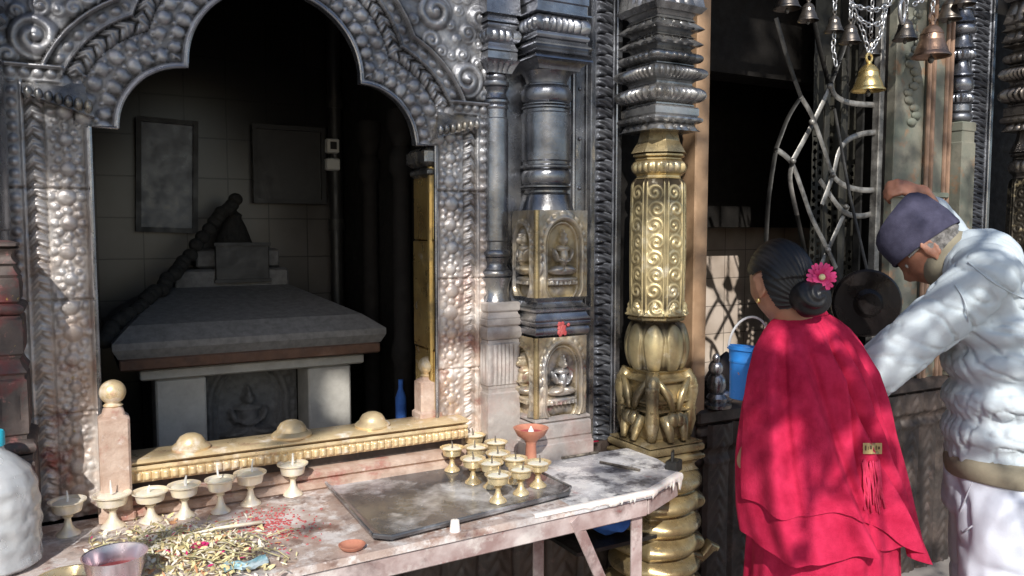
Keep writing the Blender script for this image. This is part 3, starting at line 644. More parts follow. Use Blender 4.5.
# ================================================================== brass column and dark right column
def scroll_fac(th, z, z0, z1):
    """raised scrolls on each of eight faces"""
    f = ((th+PI/8) % (PI/4))/(PI/4)-.5            # -.5..5 across a face
    fi = np.floor((th+PI/8)/(PI/4)) % 8; big = (fi % 2 == 0)
    w = .066; a = f*w; b = z-z0; hh = np.zeros_like(th)
    per = .052
    k = math.floor(b/per)
    for q in (k-1, k, k+1):
        cb = (q+.5)*per; 
        if cb < .02 or cb > (z1-z0)-.03: continue
        sgn = 1 if q % 2 == 0 else -1
        dx, dz = a-sgn*.004, b-cb; r = np.sqrt(dx**2+dz**2)/.026; t = np.arctan2(dz, dx*sgn)
        hh = np.maximum(hh, .0055*np.clip(1.05-r, 0, 1)**.3*(.5+.5*np.cos(t-2*PI*1.4*r))*(r < 1.05))
    edge = np.abs(np.abs(a)-.026); hh = np.where(np.abs(a) > .0235, .0045*np.sqrt(np.clip(1-(edge/.0028)**2, 0, 1)), hh)
    # flame ends
    return hh
def make_column(name, lab, X, Y, mshaft, mcap, px, yz, full=True):
    t = thing(name, lab, 'column', (X, Y, 0)); Z = pz(px, yz)
    H = .092
    caps = []; tops = [2.62, 2.52, 2.42, 2.33]+[]
    e = lambda a, b, rin, rout: [(a, b, rin, rout, 'eave')]
    caps += [(2.62, 2.50, .08, .105, 'eave', 16, .013), (2.50, 2.40, .08, .105, 'eave', 16, .013), (2.40, 2.32, .08, .106, 'eave', 16, .013)]
    caps += [(2.32, Z(6), .078, .106, 'eave', 16, .013), (Z(6), Z(14), .074, .082, 'cove'), (Z(14), Z(24), .076, .108, 'eave', 16, .016), (Z(24), Z(31), .07, .082, 'cove'), (Z(31), Z(40), .074, .108, 'eave', 16, .016),
             (Z(40), Z(47), .070, .084, 'cove'), (Z(47), Z(58), .078, .104, 'torus', 28, .007), (Z(58), Z(61), .076, .08, 'flat'), (Z(61), Z(76), .078, .105, 'torus', 40, .014), (Z(76), Z(82), .074, .082, 'cove'),
             (Z(82), Z(99), .080, .108, 'torus', 28, .022), (Z(99), Z(103), .074, .08, 'flat'), (Z(103), Z(113), .088, .092, 'flat'), (Z(113), Z(120), .09, .104, 'torus', 20, .004), (Z(120), Z(128), .082, .096, 'taper', 20, .010)]
    stack(X, Y, caps, lambda th: sqf(th)**.86, t, 'capital', mcap, 160)
    stack(X, Y, [(Z(128), Z(138), .062, .070, 'taper'), (Z(138), Z(150), .07, .092, 'taper', 60, .002), (Z(150), Z(155), .07, .086, 'torus'), (Z(155), Z(158), .072, .078, 'flat'), (Z(158), Z(172), .076, .090, 'torus', 22, .008), (Z(172), Z(177), .072, .08, 'cove')], octf, t, 'neck_ring', mcap if not full else M['brass_plain'], 128)
    zt, zbm = Z(177), Z(318)
    zs = np.linspace(zt, zbm, 150)
    def rf(th, z):
        u = (z-zbm)/(zt-zbm); r = (.087+.004*math.sin(PI*u)+(.006*smooth01((.06-u)/.06)))*octf(th)
        if u > .95: r = r*(1-.12*((u-.95)/.05)**2)
        r = r+scroll_fac(th, z, zbm, zt)
        if u < .10:
            f = ((th+PI/8) % (PI/4))/(PI/4)-.5; r = r+.010*np.where(np.abs(f) < .42*(1-u/.10)**.6, 1, 0)
        return r
    V, Fc = ploft(X, Y, zs, rf, 320)
    rad = np.hypot(V[:, 0]-X, V[:, 1]-Y).reshape(len(zs), -1); base = (.087)*octf(np.arange(320)*2*PI/320)[None, :]
    cav = np.clip((rad-base)/.009, 0, 1).reshape(-1)
    put('shaft', V, Fc, mshaft, t, cav=cav, sharp=None)
    if not full:
        stack(X, Y, [(Z(318), .70, .09, .10, 'flat')], octf, t, 'base', mcap, 64); return t
    # lotus cup with pointed petals
    z0, z1 = Z(374), Z(324); zs = np.linspace(z1, z0, 70)
    def rc(th, z):
        u = (z-z0)/(z1-z0); r = .082+.022*math.sin(PI*min(1, u*1.05))**.7
        f = ((th*8/(2*PI)+.5) % 1)-.5; top = (.47*math.sqrt(max(0, 1-((u-.62)/.34)**2)) if u > .62 else .47*(.72+.28*u/.62))
        pet = smooth01((top-np.abs(f))/.07); return (r-.010+.016*pet*(.75+.25*np.cos(f*2*PI)))*octf(th)**.5
    V, Fc = ploft(X, Y, zs, rc, 240); rad = np.hypot(V[:, 0]-X, V[:, 1]-Y); put('lotus_cup', V, Fc, mshaft, t, cav=np.clip((rad-.078)/.03, 0, 1), sharp=None)
    stack(X, Y, [(Z(318), Z(324), .086, .098, 'torus'), ], octf, t, 'collar', M['brass_plain'], 96)
    # crouching corner beasts block
    stack(X, Y, [(Z(374), Z(381), .07, .082, 'cove'), (Z(381), Z(386), .082, .09, 'torus'), (Z(386), Z(402), .070, .082, 'taper'), (Z(402), Z(407), .082, .092, 'torus'), (Z(407), Z(411), .074, .08, 'flat'), (Z(411), Z(416), .082, .094, 'torus'), (Z(416), Z(445), .062, .070, 'flat')], sqr, t, 'beast_block', M['brass_plain'], 96)
    bt = MB()
    for k in range(4):
        an = PI/4+k*PI/2; d = Vector((math.cos(an), math.sin(an), 0)); c0 = Vector((X, Y, 0)); sd = Vector((-d.y, d.x, 0))
        bt.tube([c0+d*0.0900+Vector((0, 0, Z(376))), c0+d*0.1062+Vector((0, 0, Z(386))), c0+d*0.1152+Vector((0, 0, Z(396))), c0+d*0.1080+Vector((0, 0, Z(410))), c0+d*0.1062+Vector((0, 0, Z(425))), c0+d*0.1008+Vector((0, 0, Z(443)))], [.022, .026, .022, .020, .024, .014], 12)
        bt.ell(c0+d*0.1125+Vector((0, 0, Z(391))), (.024, .024, .020)); bt.ell(c0+d*0.1233+Vector((0, 0, Z(388))), (.007, .007, .007), n=8)
        for s_ in (-1, 1):
            bt.tube([c0+d*0.1062+sd*s_*.012+Vector((0, 0, Z(381))), c0+d*0.0855+sd*s_*.05+Vector((0, 0, Z(398))), c0+d*0.0765+sd*s_*.062+Vector((0, 0, Z(413)))], [.010, .014, .008], 10)
            bt.tube([c0+d*0.0882+sd*s_*.035+Vector((0, 0, Z(418))), c0+d*0.0936+sd*s_*.052+Vector((0, 0, Z(432))), c0+d*0.0972+sd*s_*.060+Vector((0, 0, Z(443)))], [.020, .016, .010], 10)
            bt.ell(c0+d*0.0792+sd*s_*.06+Vector((0, 0, Z(422))), (.022, .022, .026))
    obj('corner_beast', bt, M['brass_plain'], t, sharp=None)
    stack(X, Y, [(Z(445), Z(449), .09, .108, 'torus'), (Z(449), Z(456), .10, .112, 'flat'), (Z(456), Z(458), .094, .1, 'flat'), (Z(458), Z(466), .098, .114, 'torus'), (Z(466), Z(476), .09, .10, 'cove')], sqr, t, 'plates', M['brass_plain'], 96)
    # coiled pedestal
    pb = MB(); zc = Z(476); 
    def rcoil(th, z):
        v = (zc-z)/.070; f = v % 1; lob = np.abs(np.cos(th*2+PI/4*0+(int(v) % 2)*PI/8))
        return (.098+.032*math.sqrt(max(0, 1-(2*f-1)**2))+.026*lob*math.sin(PI*f))*(sqf(th)**.45)
    V, Fc = ploft(X, Y, np.linspace(zc, .02, 160), rcoil, 144); put('coiled_pedestal', V, Fc, M['brass_plain'], t, sharp=None)
    return t
CX, CY = 1.675, -.155
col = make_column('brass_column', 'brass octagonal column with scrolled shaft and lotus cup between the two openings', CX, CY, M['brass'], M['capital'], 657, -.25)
# spout head on the pedestal
p0 = Wy(672, 553, -.24); p1 = Wy(700, 557, -.24); p2 = Wy(710, 545, -.25); p3 = Wy(717, 548, -.255)
sp = MB().tube([p0, p1, p2, p3], [.022, .020, .024, .012], 14); obj('spout', sp, M['brass_plain'], col)
cp = mat('sooty_brass', (.14, .12, .09), .38, .8, (.07, .06, .05), 8, .9, .25, 60, cav=(.015, .013, .01), stains_and_light=[((.40, .32, .18), 30, .55, .65, .6)])
make_column('dark_column', 'dark sooty column with stacked capital at the far right edge', 3.735, -.20, cp, M['bell_dark'], 1005, -.20, False)
# left edge column
lc = thing('grey_column', 'grey column with red stained stepped base at the far left edge', 'column', (-.20, -.07, .80)); Z = pz(8, -.07)
stack(-.205, -.07, [(2.56, Z(10), .085, .105, 'flat'), (Z(10), Z(24), .08, .11, 'eave'), (Z(24), Z(60), .055, .09, 'flare'), (Z(60), Z(66), .08, .096, 'torus'), (Z(66), Z(240), .088, .094, 'flat')], circ, lc, 'shaft', M['silver_pier'], 48)
M['redbase'] = mat('red_stained_base', (.115, .085, .075), .6, .15, (.05, .04, .037), 10, .9, .7, 50, stains_and_light=[((.20, .03, .03), 13, .52, .70, .7), (PINK, 34, .6, .7, .5), (YEL, 60, .66, .7, .5)])
stack(-.205, -.07, [(Z(240), Z(248), .09, .108, 'torus'), (Z(248), Z(262), .096, .106, 'cove'), (Z(262), Z(275), .098, .112, 'eave'), (Z(275), Z(300), .098, .108, 'flat', 40, .004), (Z(300), Z(312), .1, .116, 'torus', 30, .006), (Z(312), Z(352), .104, .112, 'flat', 30, .004), (Z(352), Z(368), .104, .122, 'eave'), (Z(368), Z(430), .106, .116, 'flat', 34, .006), (Z(430), Z(445), .11, .13, 'torus'), (Z(445), .80, .118, .126, 'flat', 28, .005)], sqr, lc, 'base', M['redbase'], 128)

# ================================================================== right-hand window: post, frame, gate
t = thing('wooden_post', 'warm lit wooden post just right of the brass column', 'post', (1.985, -.02, .85))
obj('timber', MB().box((1.955, .01, 1.72), (.062, .12, 1.76), bev=.006).box((1.99, .10, 1.72), (.03, .06, 1.76), bev=.005), M['wood_lit'], t)
t = thing('door_frame', 'weathered greenish carved wooden frame right of the iron gate', 'door frame', (3.2, 0, .85))
obj('board', MB().box((3.13, .005, 1.70), (.19, .05, 1.78), bev=.006).box((3.30, -.012, 1.70), (.14, .05, 1.78), bev=.006), M['wood_green'], t)
fl = MB()
for xx in (3.225, 3.255, 3.345, 3.375): fl.tube([(xx, -.04, .86), (xx, -.04, 2.58)], .010, 8)
obj('fluting', fl, M['red_edge'], t)
obj('crosspiece', MB().box((3.13, -.026, 1.655), (.20, .02, .03), bev=.004).box((3.3, -.045, 1.655), (.14, .02, .024), bev=.004), M['wood_green'], t)
cz = MB()
for k in range(16): 
    zq = 1.96+.03*k; cz.ell((3.14+.03*math.sin(k*1.3), -.024, zq), (.03, .012, .018), n=8)
obj('carving', cz, M['wood_green'], t)
Zr = pz(950, -.03)
t = thing('grey_colonnette', 'short grey colonnette with white ringed capital between door frame and leaf strip', 'column', (3.46, -.03, .85))
stack(3.455, -.03, [(2.56, Zr(8), .04, .05, 'flat'), (Zr(8), Zr(22), .036, .062, 'eave'), (Zr(22), Zr(34), .036, .06, 'torus'), (Zr(34), Zr(48), .034, .062, 'eave'), (Zr(48), Zr(60), .036, .058, 'torus', 16, .008), (Zr(60), Zr(76), .03, .06, 'eave'), (Zr(76), Zr(92), .034, .056, 'torus'), (Zr(92), Zr(104), .03, .055, 'torus', 16, .008), (Zr(104), Zr(112), .034, .05, 'flat'), (Zr(112), Zr(122), .034, .055, 'torus')], circ, t, 'capital', M['silver_pier'], 64)
stack(3.455, -.03, [(Zr(122), Zr(132), .04, .05, 'flat'), (Zr(132), Zr(300), .045, .05, 'flat'), (Zr(300), .86, .05, .055, 'flat')], sqr, t, 'shaft', M['wood_green'], 64)
# gate
GT = thing('iron_gate', 'folding iron lattice gate pushed to the right side of the window', 'gate', (2.9, .03, .86))
YG = .03
gp = MB(); xg = Wy(877, 150, YG).x
gp.box((xg, YG, 1.70), (.030, .035, 1.70), bev=.004); obj('gate_post', gp, M['iron'], GT)
gp = MB().box((xg-.045, YG+.05, 1.70), (.012, .03, 1.70)).box((xg-.10, YG+.09, 1.70), (.014, .03, 1.70)); obj('gate_post', gp, M['iron_dark'], GT)
for q, pl in enumerate(([(801, 97), (812, 116), (824, 149), (833, 175), (846, 186), (862, 190), (877, 190)], [(831, 84), (836, 96), (851, 103), (875, 105)], [(830, 88), (818, 113), (811, 127), (793, 160)], [(877, 132), (862, 134), (848, 140), (839, 152), (833, 175), (822, 205)],
          [(776, 149), (791, 162), (802, 190), (812, 218), (828, 250), (836, 268)], [(848, 206), (838, 228), (828, 250), (818, 272)], [(793, 160), (790, 180), (797, 215)], [(820, 180), (842, 210), (860, 216), (877, 212)])):
    mb = MB(); pts = crom([Wy(x, y, YG+.012*(q % 3)) for x, y in pl]); mb.tube(pts, .0115, 8, flat=(1.0, .45)); obj('lattice_bar', mb, M['iron'], GT)
for q, pl in enumerate(([(801, 97), (788, 60), (776, 18)], [(831, 84), (845, 45), (858, 8)], [(830, 88), (820, 50), (812, 10)], [(776, 149), (788, 118), (801, 97)], [(776, 149), (768, 205), (764, 290)], [(836, 268), (846, 300), (850, 350)], [(818, 272), (808, 312), (800, 360)], [(797, 215), (806, 260), (816, 330)])):
    mb = MB(); pts = crom([Wy(x, y, YG+.012*(q % 3)+.006) for x, y in pl]); mb.tube(pts, .0115, 8, flat=(1.0, .45)); obj('lattice_bar', mb, M['iron_dark'], GT)  # darker iron paints these bars as fading into shade
for x, y in ((833, 175), (828, 250), (812, 122), (793, 161), (846, 207), (830, 86)): 
    c = Wy(x, y, YG-.016); obj('rivet', MB().ell(c, (.012, .012, .012), n=10), M['iron'], GT)
# pierced panel behind
def pmask(a, b):
    u, v = (a/.034) % 1-.5, ((b+.017*np.floor(a/.034)) / .034) % 1-.5; q = u*u+v*v
    hole = (q < .10+.10*fbm(a, b, 9, 4)) & (fbm(a, b, 5, 2) > -.12) & (b < 1.0)
    return ~hole
pa = Wy(812, 150, .16); pb_ = Wy(858, 150, .16)
relief('pierced_panel', (pa.x, .16, .90), (1, 0, 0), (0, 0, 1), (0, -1, 0), pb_.x-pa.x, 1.66, .006, lambda a, b: .003*fbm(a, b, 30, 1), M['panel_lat'], GT, mask=pmask)
for px_ in (826, 842): 
    c = Wy(px_, 150, .10); obj('brass_strip', MB().box((c.x, .10, 1.72), (.030, .008, 1.0), bev=.002), M['panel_lat'], GT)
# gong-like disc
c = Wy(866, 303, -.22); t = thing('bronze_gong', 'dark round bronze gong hanging between the woman and the bowing man', 'gong', c)
Rg = Matrix.Rotation(math.radians(-35), 3, 'Z') @ Matrix.Rotation(math.radians(90), 3, 'X')
obj('disc', MB().lathe([(.001, .042), (.04, .04), (.055, .024), (.10, .020), (.120, .018), (.128, .008), (.125, -.018), (.120, -.02), (.11, 0), (.001, .004)], c, 40, Rg), M['gong'], t)
obj('hanger', MB().tube([c+Vector((0, 0, .122)), c+Vector((.02, .1, .40)), Vector((c.x+.04, -.02, c.z+.75))], .006, 8), M['iron_dark'], t)

# ================================================================== bells
rod = thing('bell_rod', 'iron rod above the window from which the bells hang', 'rod', (2.8, -.14, 2.55))
obj('bar', MB().tube([(1.95, -.14, 2.55), (4.0, -.14, 2.55)], .014, 10), M['iron_dark'], rod)
[obj('bracket', MB().box((xq, -.06, 2.55), (.03, .17, .03)), M['iron_dark'], rod) for xq in (2.05, 3.9)]
def make_bell(px, py, dpx, m, lab, y=-.14, tall=1.0, top=True):
    """py = rim level, dpx = rim width in the picture"""
    c = Wy(px, py, y); dep = (c-CAM).dot(FWD); R = dpx*dep/800/2; h = R*1.75*tall
    t = thing('bell', lab, 'bell', c, group='brass temple bells hanging over the window')
    prof = [(R*.90, .004), (R, 0), (R*1.0, R*.06), (R*.86, R*.22), (R*.74, h*.26), (R*.66, h*.42), (R*.61, h*.58), (R*.58, h*.66), (R*.61, h*.68), (R*.55, h*.74), (R*.42, h*.86), (R*.22, h*.95), (R*.16, h*.97), (R*.16, h*1.06), (R*.001, h*1.07)]
    inner = [(R*.9, .004), (R*.80, h*.25), (R*.5, h*.7), (R*.02, h*.8)]
    mb = MB().lathe(prof, c, 28, cap=False).lathe(inner[::-1], c, 28, cap=False); obj('cup', mb, m, t, sharp=50)
    obj('clapper', MB().tube([c+Vector((0, 0, h*.7)), c+Vector((0, 0, -R*.12))], R*.06, 6).ell(c+Vector((0, 0, -R*.15)), (R*.16, R*.16, R*.2), n=10), M['iron'], t)
    lp = MB(); q = R*.26
    lp.tube([c+Vector((q*math.cos(a), 0, h*1.06+q*.8+q*math.sin(a))) for a in np.linspace(-PI/2, 3*PI/2, 17)], R*.075, 8); obj('hanging_loop', lp, m, t)
    return t, c, h, c+Vector((0, 0, h*1.06+q*1.7))
def chain(pts, lab, link=.030, r=.0032, nm='chain'):
    pts = [Vector(p) for p in pts]; mb = MB(); L_ = [0]
    for i in range(len(pts)-1): L_.append(L_[-1]+(pts[i+1]-pts[i]).length)
    n = max(1, int(L_[-1]/(link*.74)))
    for k in range(n):
        s_ = (k+.5)/n*L_[-1]; i = max(j for j in range(len(pts)-1) if L_[j] <= s_); u = (s_-L_[i])/max(1e-9, L_[i+1]-L_[i]); c = pts[i].lerp(pts[i+1], u); d = (pts[i+1]-pts[i]).normalized()
        ref = Vector((0, 1, 0)) if k % 2 else (Vector((0, 1, 0)).cross(d)); ref = ref-d*ref.dot(d); ref.normalize()
        mb.tube([c+d*(math.cos(a)*link*.5)+ref*(math.sin(a)*link*.27) for a in np.linspace(0, 2*PI, 13)], r, 6, cap=False)
    o = obj(nm, mb, M['chain'], sharp=None); tag(o, lab, 'chain', 'steel chains of the bells'); return o
bells = [(787, 9, 27, 'bell_dark', 'dark bell farthest left in the row, cut by the top edge'), (808, 21, 21, 'bell_dark', 'small dark bell second from the left, hanging high'), (834, 32, 19, 'bell_dark', 'small dark bell with loose chain end dangling below'), (850, 43, 22, 'bell_dark', 'small grey bell just right of the dangling chain end'),
         (868, 91, 33, 'bell_gold', 'bright golden bell hanging lowest on the chains'), (870, 56, 20, 'bell_dark', 'small pale bell among chains above the golden bell'), (905, 40, 24, 'bell_dark', 'dark bell under the iron ring'), (931, 57, 37, 'bell_copper', 'large copper brown bell right of the iron ring'),
         (949, 20, 24, 'bell_dark', 'dark bell behind the top of the large copper bell'), (964, 5, 22, 'bell_dark', 'bell farthest right in the row, cut by the top edge')]
tops = []
for i, b in enumerate(bells):
    yy = -.14 if i not in (5, 8) else -.08
    r = make_bell(b[0], b[1], b[2], M[b[3]], b[4], yy, 1.0 if i != 4 else .95); tops.append(r)
def up(i): return Vector((tops[i][3].x, -.14, 2.55))
for i, lab in ((2, 'chain holding the small bell with the dangling end'), (3, 'chain holding the grey bell'), (6, 'chain holding the dark bell under the ring'), (7, 'chain holding the large copper bell')):
    chain([tops[i][3], up(i)], lab)
for i, lab in ((0, 'short chain of the far left bell'), (1, 'short chain of the second bell'), (8, 'short chain of the dark bell behind the copper one'), (9, 'short chain of the far right bell')): chain([tops[i][3], up(i)], lab)
a = tops[4][3]; chain([a, Wy(863, 32, -.14), Wy(852, 6, -.14), Wy(846, -30, -.14)], 'long chain from the golden bell up to the left'); chain([a, Wy(880, 35, -.14), Wy(886, 8, -.14), Wy(896, -10, -.14)], 'long chain from the golden bell up to the right')
chain([Wy(850, 4, -.15), Wy(862, 8, -.15), Wy(876, 10, -.15), Wy(890, 5, -.15)], 'chain slung level between the two long chains'); chain([Wy(858, 18, -.15), Wy(868, 25, -.15), Wy(880, 24, -.15), Wy(884, 14, -.15)], 'sagging chain above the golden bell')
chain([tops[5][3], Wy(872, 8, -.10), Wy(873, -20, -.12)], 'chain holding the pale bell among the chains'); chain([tops[2][1]+Vector((0, 0, .0)), Wy(833, 50, -.14), Wy(836, 66, -.14)], 'loose chain end dangling under a small bell'); chain([Wy(913, 5, -.14), Wy(922, 0, -.14), Wy(932, -14, -.14)], 'chain from the iron ring to the right')
c = Wy(902, 12, -.16); t = thing('iron_ring', 'round iron ring hooked among the bell chains', 'ring', c)
obj('hoop', MB().tube([c+Vector((.042*math.cos(a), .02*math.cos(a), .042*math.sin(a))) for a in np.linspace(0, 2*PI, 33)], .007, 10, cap=False), M['chain'], t)
obj('hook', MB().tube([c+Vector((0, 0, .042)), c+Vector((.004, .01, .10)), Vector((c.x, -.14, 2.55))], .005, 8), M['iron_dark'], t)

# ================================================================== sill ornaments
c = Wy(708, 422, -.02); t = thing('silver_finial', 'white silver crouching ornament at the left end of the window sill', 'ornament', c)
z0 = .862; sx = 2.045
obj('body', MB().lathe([(.05, 0), (.052, .012), (.035, .02), (.04, .035), (.03, .05)], (sx, -.05, z0), 20).ell((sx-.005, -.05, z0+.085), (.034, .036, .045)).ell((sx-.014, -.055, z0+.145), (.026, .028, .03)).ell((sx+.03, -.06, z0+.04), (.035, .03, .026)).ell((sx-.02, -.062, z0+.18), (.014, .014, .02)), M['silver_pier'], t)
t = thing('dark_cloth', 'dark folded cloth heaped on the sill behind the silver ornament', 'cloth', (2.3, .12, .862))
dk = MB().lathe([(.13, 0), (.115, .05), (.075, .11), (.035, .15), (.004, .17)], (2.23, .10, .862), 18, Matrix.Diagonal(Vector((1, .5, 1)))); o = obj('fold', dk, M['gong'], t)

# ================================================================== table
TB = thing('offering_table', 'wax and vermilion stained metal table along the shrine front', 'table', (.6, -.3, 0)); TZ = .80
poly = [(-.75, -.60), (.41, -.566), (1.352, -.535), (1.53, -.45), (1.565, -.30), (1.56, -.155), (1.20, -.145), (1.195, -.035), (-.75, -.035)]
def prism(poly, z0, z1):
    n = len(poly); return MB().add([(x, y, z0) for x, y in poly]+[(x, y, z1) for x, y in poly], [tuple(range(n-1, -1, -1)), tuple(range(n, 2*n))]+[(i, (i+1) % n, n+(i+1) % n, n+i) for i in range(n)])
# top: left stained part, right waxed part, as heightfields
left = [(-.75, -.60), (.41, -.566), (1.10, -.543), (1.10, -.035), (-.75, -.035)]; right = [(1.10, -.543), (1.352, -.535), (1.53, -.45), (1.565, -.30), (1.56, -.155), (1.20, -.145), (1.195, -.035), (1.10, -.035)]
obj('tabletop', prism(left, TZ-.018, TZ), M['table'], TB, smooth=False); obj('tabletop', prism(right, TZ-.018, TZ), M['table_wax'], TB, smooth=False)['label'] = 'white wax covered end of the table'
ap = MB()
def barx(mb, p, q, w, h, z): 
    p, q = Vector((*p, z)), Vector((*q, z)); d = q-p; return mb.box((p+q)/2, (d.length, w, h), rz=math.atan2(d.y, d.x), bev=.003)
barx(ap, (-.75, -.588), (.41, -.554), .008, .050, TZ-.044); barx(ap, (.412, -.554), (1.346, -.523), .008, .050, TZ-.0445)
barx(ap, (1.352, -.520), (1.525, -.438), .008, .050, TZ-.0445); obj('apron', ap, M['table_frame'], TB)
def leg(x, y, nm='leg'): return obj(nm, MB().box((x, y+.003, (TZ-.02)/2), (.036, .006, TZ-.02), bev=.001).box((x+.016, y+.021, (TZ-.02)/2), (.006, .03, TZ-.02), bev=.001), M['table_frame'], TB)
leg(1.325, -.510); pl = Wz(560, 575, .48); leg(1.20, -.20); leg(-.6, -.55); leg(-.6, -.10)
br = MB(); q0, q1 = Vector((1.105, -.535, TZ-.03)), Vector((1.30, -.49, .40))
d = (q1-q0); Mx = d.to_track_quat('X', 'Z').to_matrix(); br.box((q0+q1)/2, (d.length, .006, .034), M=Mx, bev=.001); br.box((q0+q1)/2+Mx @ Vector((0, .014, .016)), (d.length, .03, .005), M=Mx, bev=.001); obj('brace', br, M['table_frame'], TB)
nu, nv = 240, 9; V = []
for a_ in range(nu):
    u = a_/(nu-1)
    if u < .66: x = .98+(1.352-.98)*u/.66; y = -.547+.0085*u/.66; ox, oy = 0, -1
    else: q = (u-.66)/.34; x = 1.352+.178*q; y = -.5385+.085*q; ox, oy = .43, -.9
    env = smooth01((u-.15)/.4); L_ = .005+float(env)*(.006+.045*max(0, noise.noise(Vector((u*62, .3, 0)))-.12)**1.0+.03*max(0, noise.noise(Vector((u*19, 4.3, 0)))))
    for b_ in range(nv):
        v = b_/(nv-1)
        if b_ < 3: V.append((x-ox*.02*(1-b_/2), y-oy*.02*(1-b_/2), TZ+.0015+.002*math.sin(b_*1.2)))
        else:
            w_ = (b_-3)/(nv-4); thk = .0035+.003*w_ if L_ > .015 else .003; V.append((x+ox*thk*math.sin(PI*min(1, .35+w_*.65)+.2), y+oy*thk*math.sin(PI*min(1, .35+w_*.65)), TZ-.001-L_*w_))
obj('wax_drips', MB().add(V, [(a_*nv+b_, (a_+1)*nv+b_, (a_+1)*nv+b_+1, a_*nv+b_+1) for a_ in range(nu-1) for b_ in range(nv-1)]), M['wax'], TB, sharp=None)
o = obj('metal_clip', MB().box((1.545, -.40, TZ+.008), (.05, .035, .035), rz=.5, bev=.003).tube([(1.53, -.41, TZ+.02), (1.53, -.41, TZ+.05), (1.55, -.39, TZ+.05), (1.55, -.39, TZ+.02)], .004, 8), M['iron_dark'], TB)

# tray
TRZ = TZ+.006
c4 = [Wz(314, 471, TRZ+.012), Wz(377, 540, TRZ+.012), Wz(579, 490, TRZ+.012), Wz(470, 436, TRZ+.012)]
ctr = sum((Vector((p.x, p.y, 0)) for p in c4), Vector())/4
TR = thing('metal_tray', 'large dark burnished metal tray with clipped corners under the lamp cluster', 'tray', (ctr.x, ctr.y, TZ))
ex = (Vector((c4[2].x-c4[1].x, c4[2].y-c4[1].y, 0))).normalized(); ey = Vector((-ex.y, ex.x, 0))
Q4 = [Vector((p.x, p.y, 0)) for p in c4]
def trp(du, dv, cl_, z):
    c0 = sum(Q4, Vector())/4; out = []
    pts = [q+(c0-q).normalized()*du*1.4 for q in Q4]
    for k in (1, 2, 3, 0):
        p, a_, b_ = pts[k], pts[(k-1) % 4], pts[(k+1) % 4]
        out += [p+(a_-p).normalized()*cl_+Vector((0, 0, z)), p+(b_-p).normalized()*cl_+Vector((0, 0, z))]
    return out
rings = [trp(.014, .014, .03, TZ+.002), trp(.002, .002, .032, TZ+.010), trp(0, 0, .033, TZ+.016), trp(.006, .006, .032, TZ+.017), trp(.020, .020, .03, TZ+.007), trp(.034, .034, .028, TZ+.0062)]
V = []; [V.extend(r) for r in rings]
obj('pan', MB().add(V, [(7, 6, 5, 4, 3, 2, 1, 0), tuple(40+i for i in range(8))]+[(r*8+i, r*8+(i+1) % 8, r*8+8+(i+1) % 8, r*8+8+i) for r in range(5) for i in range(8)]), M['tray'], TR, sharp=30)
bd = trp(.003, .003, .032, TZ+.017); obj('rolled_edge', MB().tube(bd+[bd[0]], .0042, 8, cap=False), M['tray'], TR)

# lamps ---------------------------------------------------------------
def make_lamp(lab, m, h=.072, R=.036, lit=True, grp='brass butter lamps'):
    t = thing('butter_lamp', lab, 'oil lamp', (0, 0, 0), group=grp)
    prof = [(R*.62, 0), (R*.66, .002), (R*.60, .006), (R*.40, .012), (R*.24, h*.28), (R*.17, h*.45), (R*.20, h*.50), (R*.30, h*.53), (R*.20, h*.56), (R*.45, h*.62), (R*.74, h*.68), (R*.80, h*.80), (R*.84, h*.92), (R*1.02, h*.965), (R*1.02, h), (R*.97, h), (R*.80, h*.95), (R*.76, h*.86), (R*.3, h*.84)]
    obj('goblet', MB().lathe(prof, (0, 0, 0), 28), m, t, world=False, sharp=50)
    obj('ghee', MB().lathe([(R*.80, h*.925), (R*.70, h*.945), (R*.3, h*.955), (.001, h*.958)], (0, 0, 0), 20), M['ghee'], t, world=False)
    w = MB().tube([(0, 0, h*.9), (.0015, 0, h*1.06), (.0, .002, h*1.26)], [.003, .0026, .0012], 7); obj('wick', w, M['wick'] if lit else M['wickw'], t, world=False)
    return t
row = [((67, 500), 'butter lamp at the left end of the row, beside the plastic bottle'), ((112, 493), 'white filled butter lamp in front of the left stone post'), ((150, 488), 'butter lamp third from the left, with a tall white wick'), ((184, 484), 'butter lamp under the left dome of the rail'), ((220, 480), 'butter lamp fifth from the left in the row'), ((250, 473), 'butter lamp just left of the row end lamp by the middle dome'), ((291, 463), 'butter lamp at the right end of the row, near the tray corner')]
L0 = make_lamp(row[0][1], M['lamp_pale'], .082, .040, False, 'row of pale butter lamps along the rail')
L0b = None
for i, (pp, lab) in enumerate(row):
    c = Wz(*pp, .882); c = Vector((c.x, min(c.y, -.095), TZ)); 
    if i == 0: o = L0; o.location = c
    else:
        o = dup(L0, c, lab, rng.uniform(0, 6)); k = rng.uniform(.9, 1.06); o.scale = (k, k, rng.uniform(.92, 1.06))
        for ch in o.children:
            if ch.name.startswith('wick'): ch.scale = (rng.uniform(.8, 1.6), 1, rng.uniform(.9, 1.2)); ch.rotation_euler = (rng.uniform(-.06, .06), rng.uniform(-.08, .08), 0)
tray_l = [((452, 447), 'pale butter lamp at the left edge of the tray cluster'), ((474, 435), 'butter lamp at the back left of the tray cluster'), ((476, 446), 'butter lamp in the second rank of the cluster, left side'), ((496, 441), 'butter lamp at the back right of the tray cluster'), ((473, 458), 'butter lamp at the left of the third rank in the tray cluster'), ((498, 452), 'butter lamp in the middle of the tray cluster'), ((491, 462), 'butter lamp with white ghee just behind the frontmost lamp'), ((515, 458), 'butter lamp on the right of the middle, in the tray cluster'), ((498, 475), 'frontmost butter lamp on the tray'), ((521, 468), 'butter lamp front right in the tray cluster'), ((538, 461), 'butter lamp at the right edge of the tray cluster')]
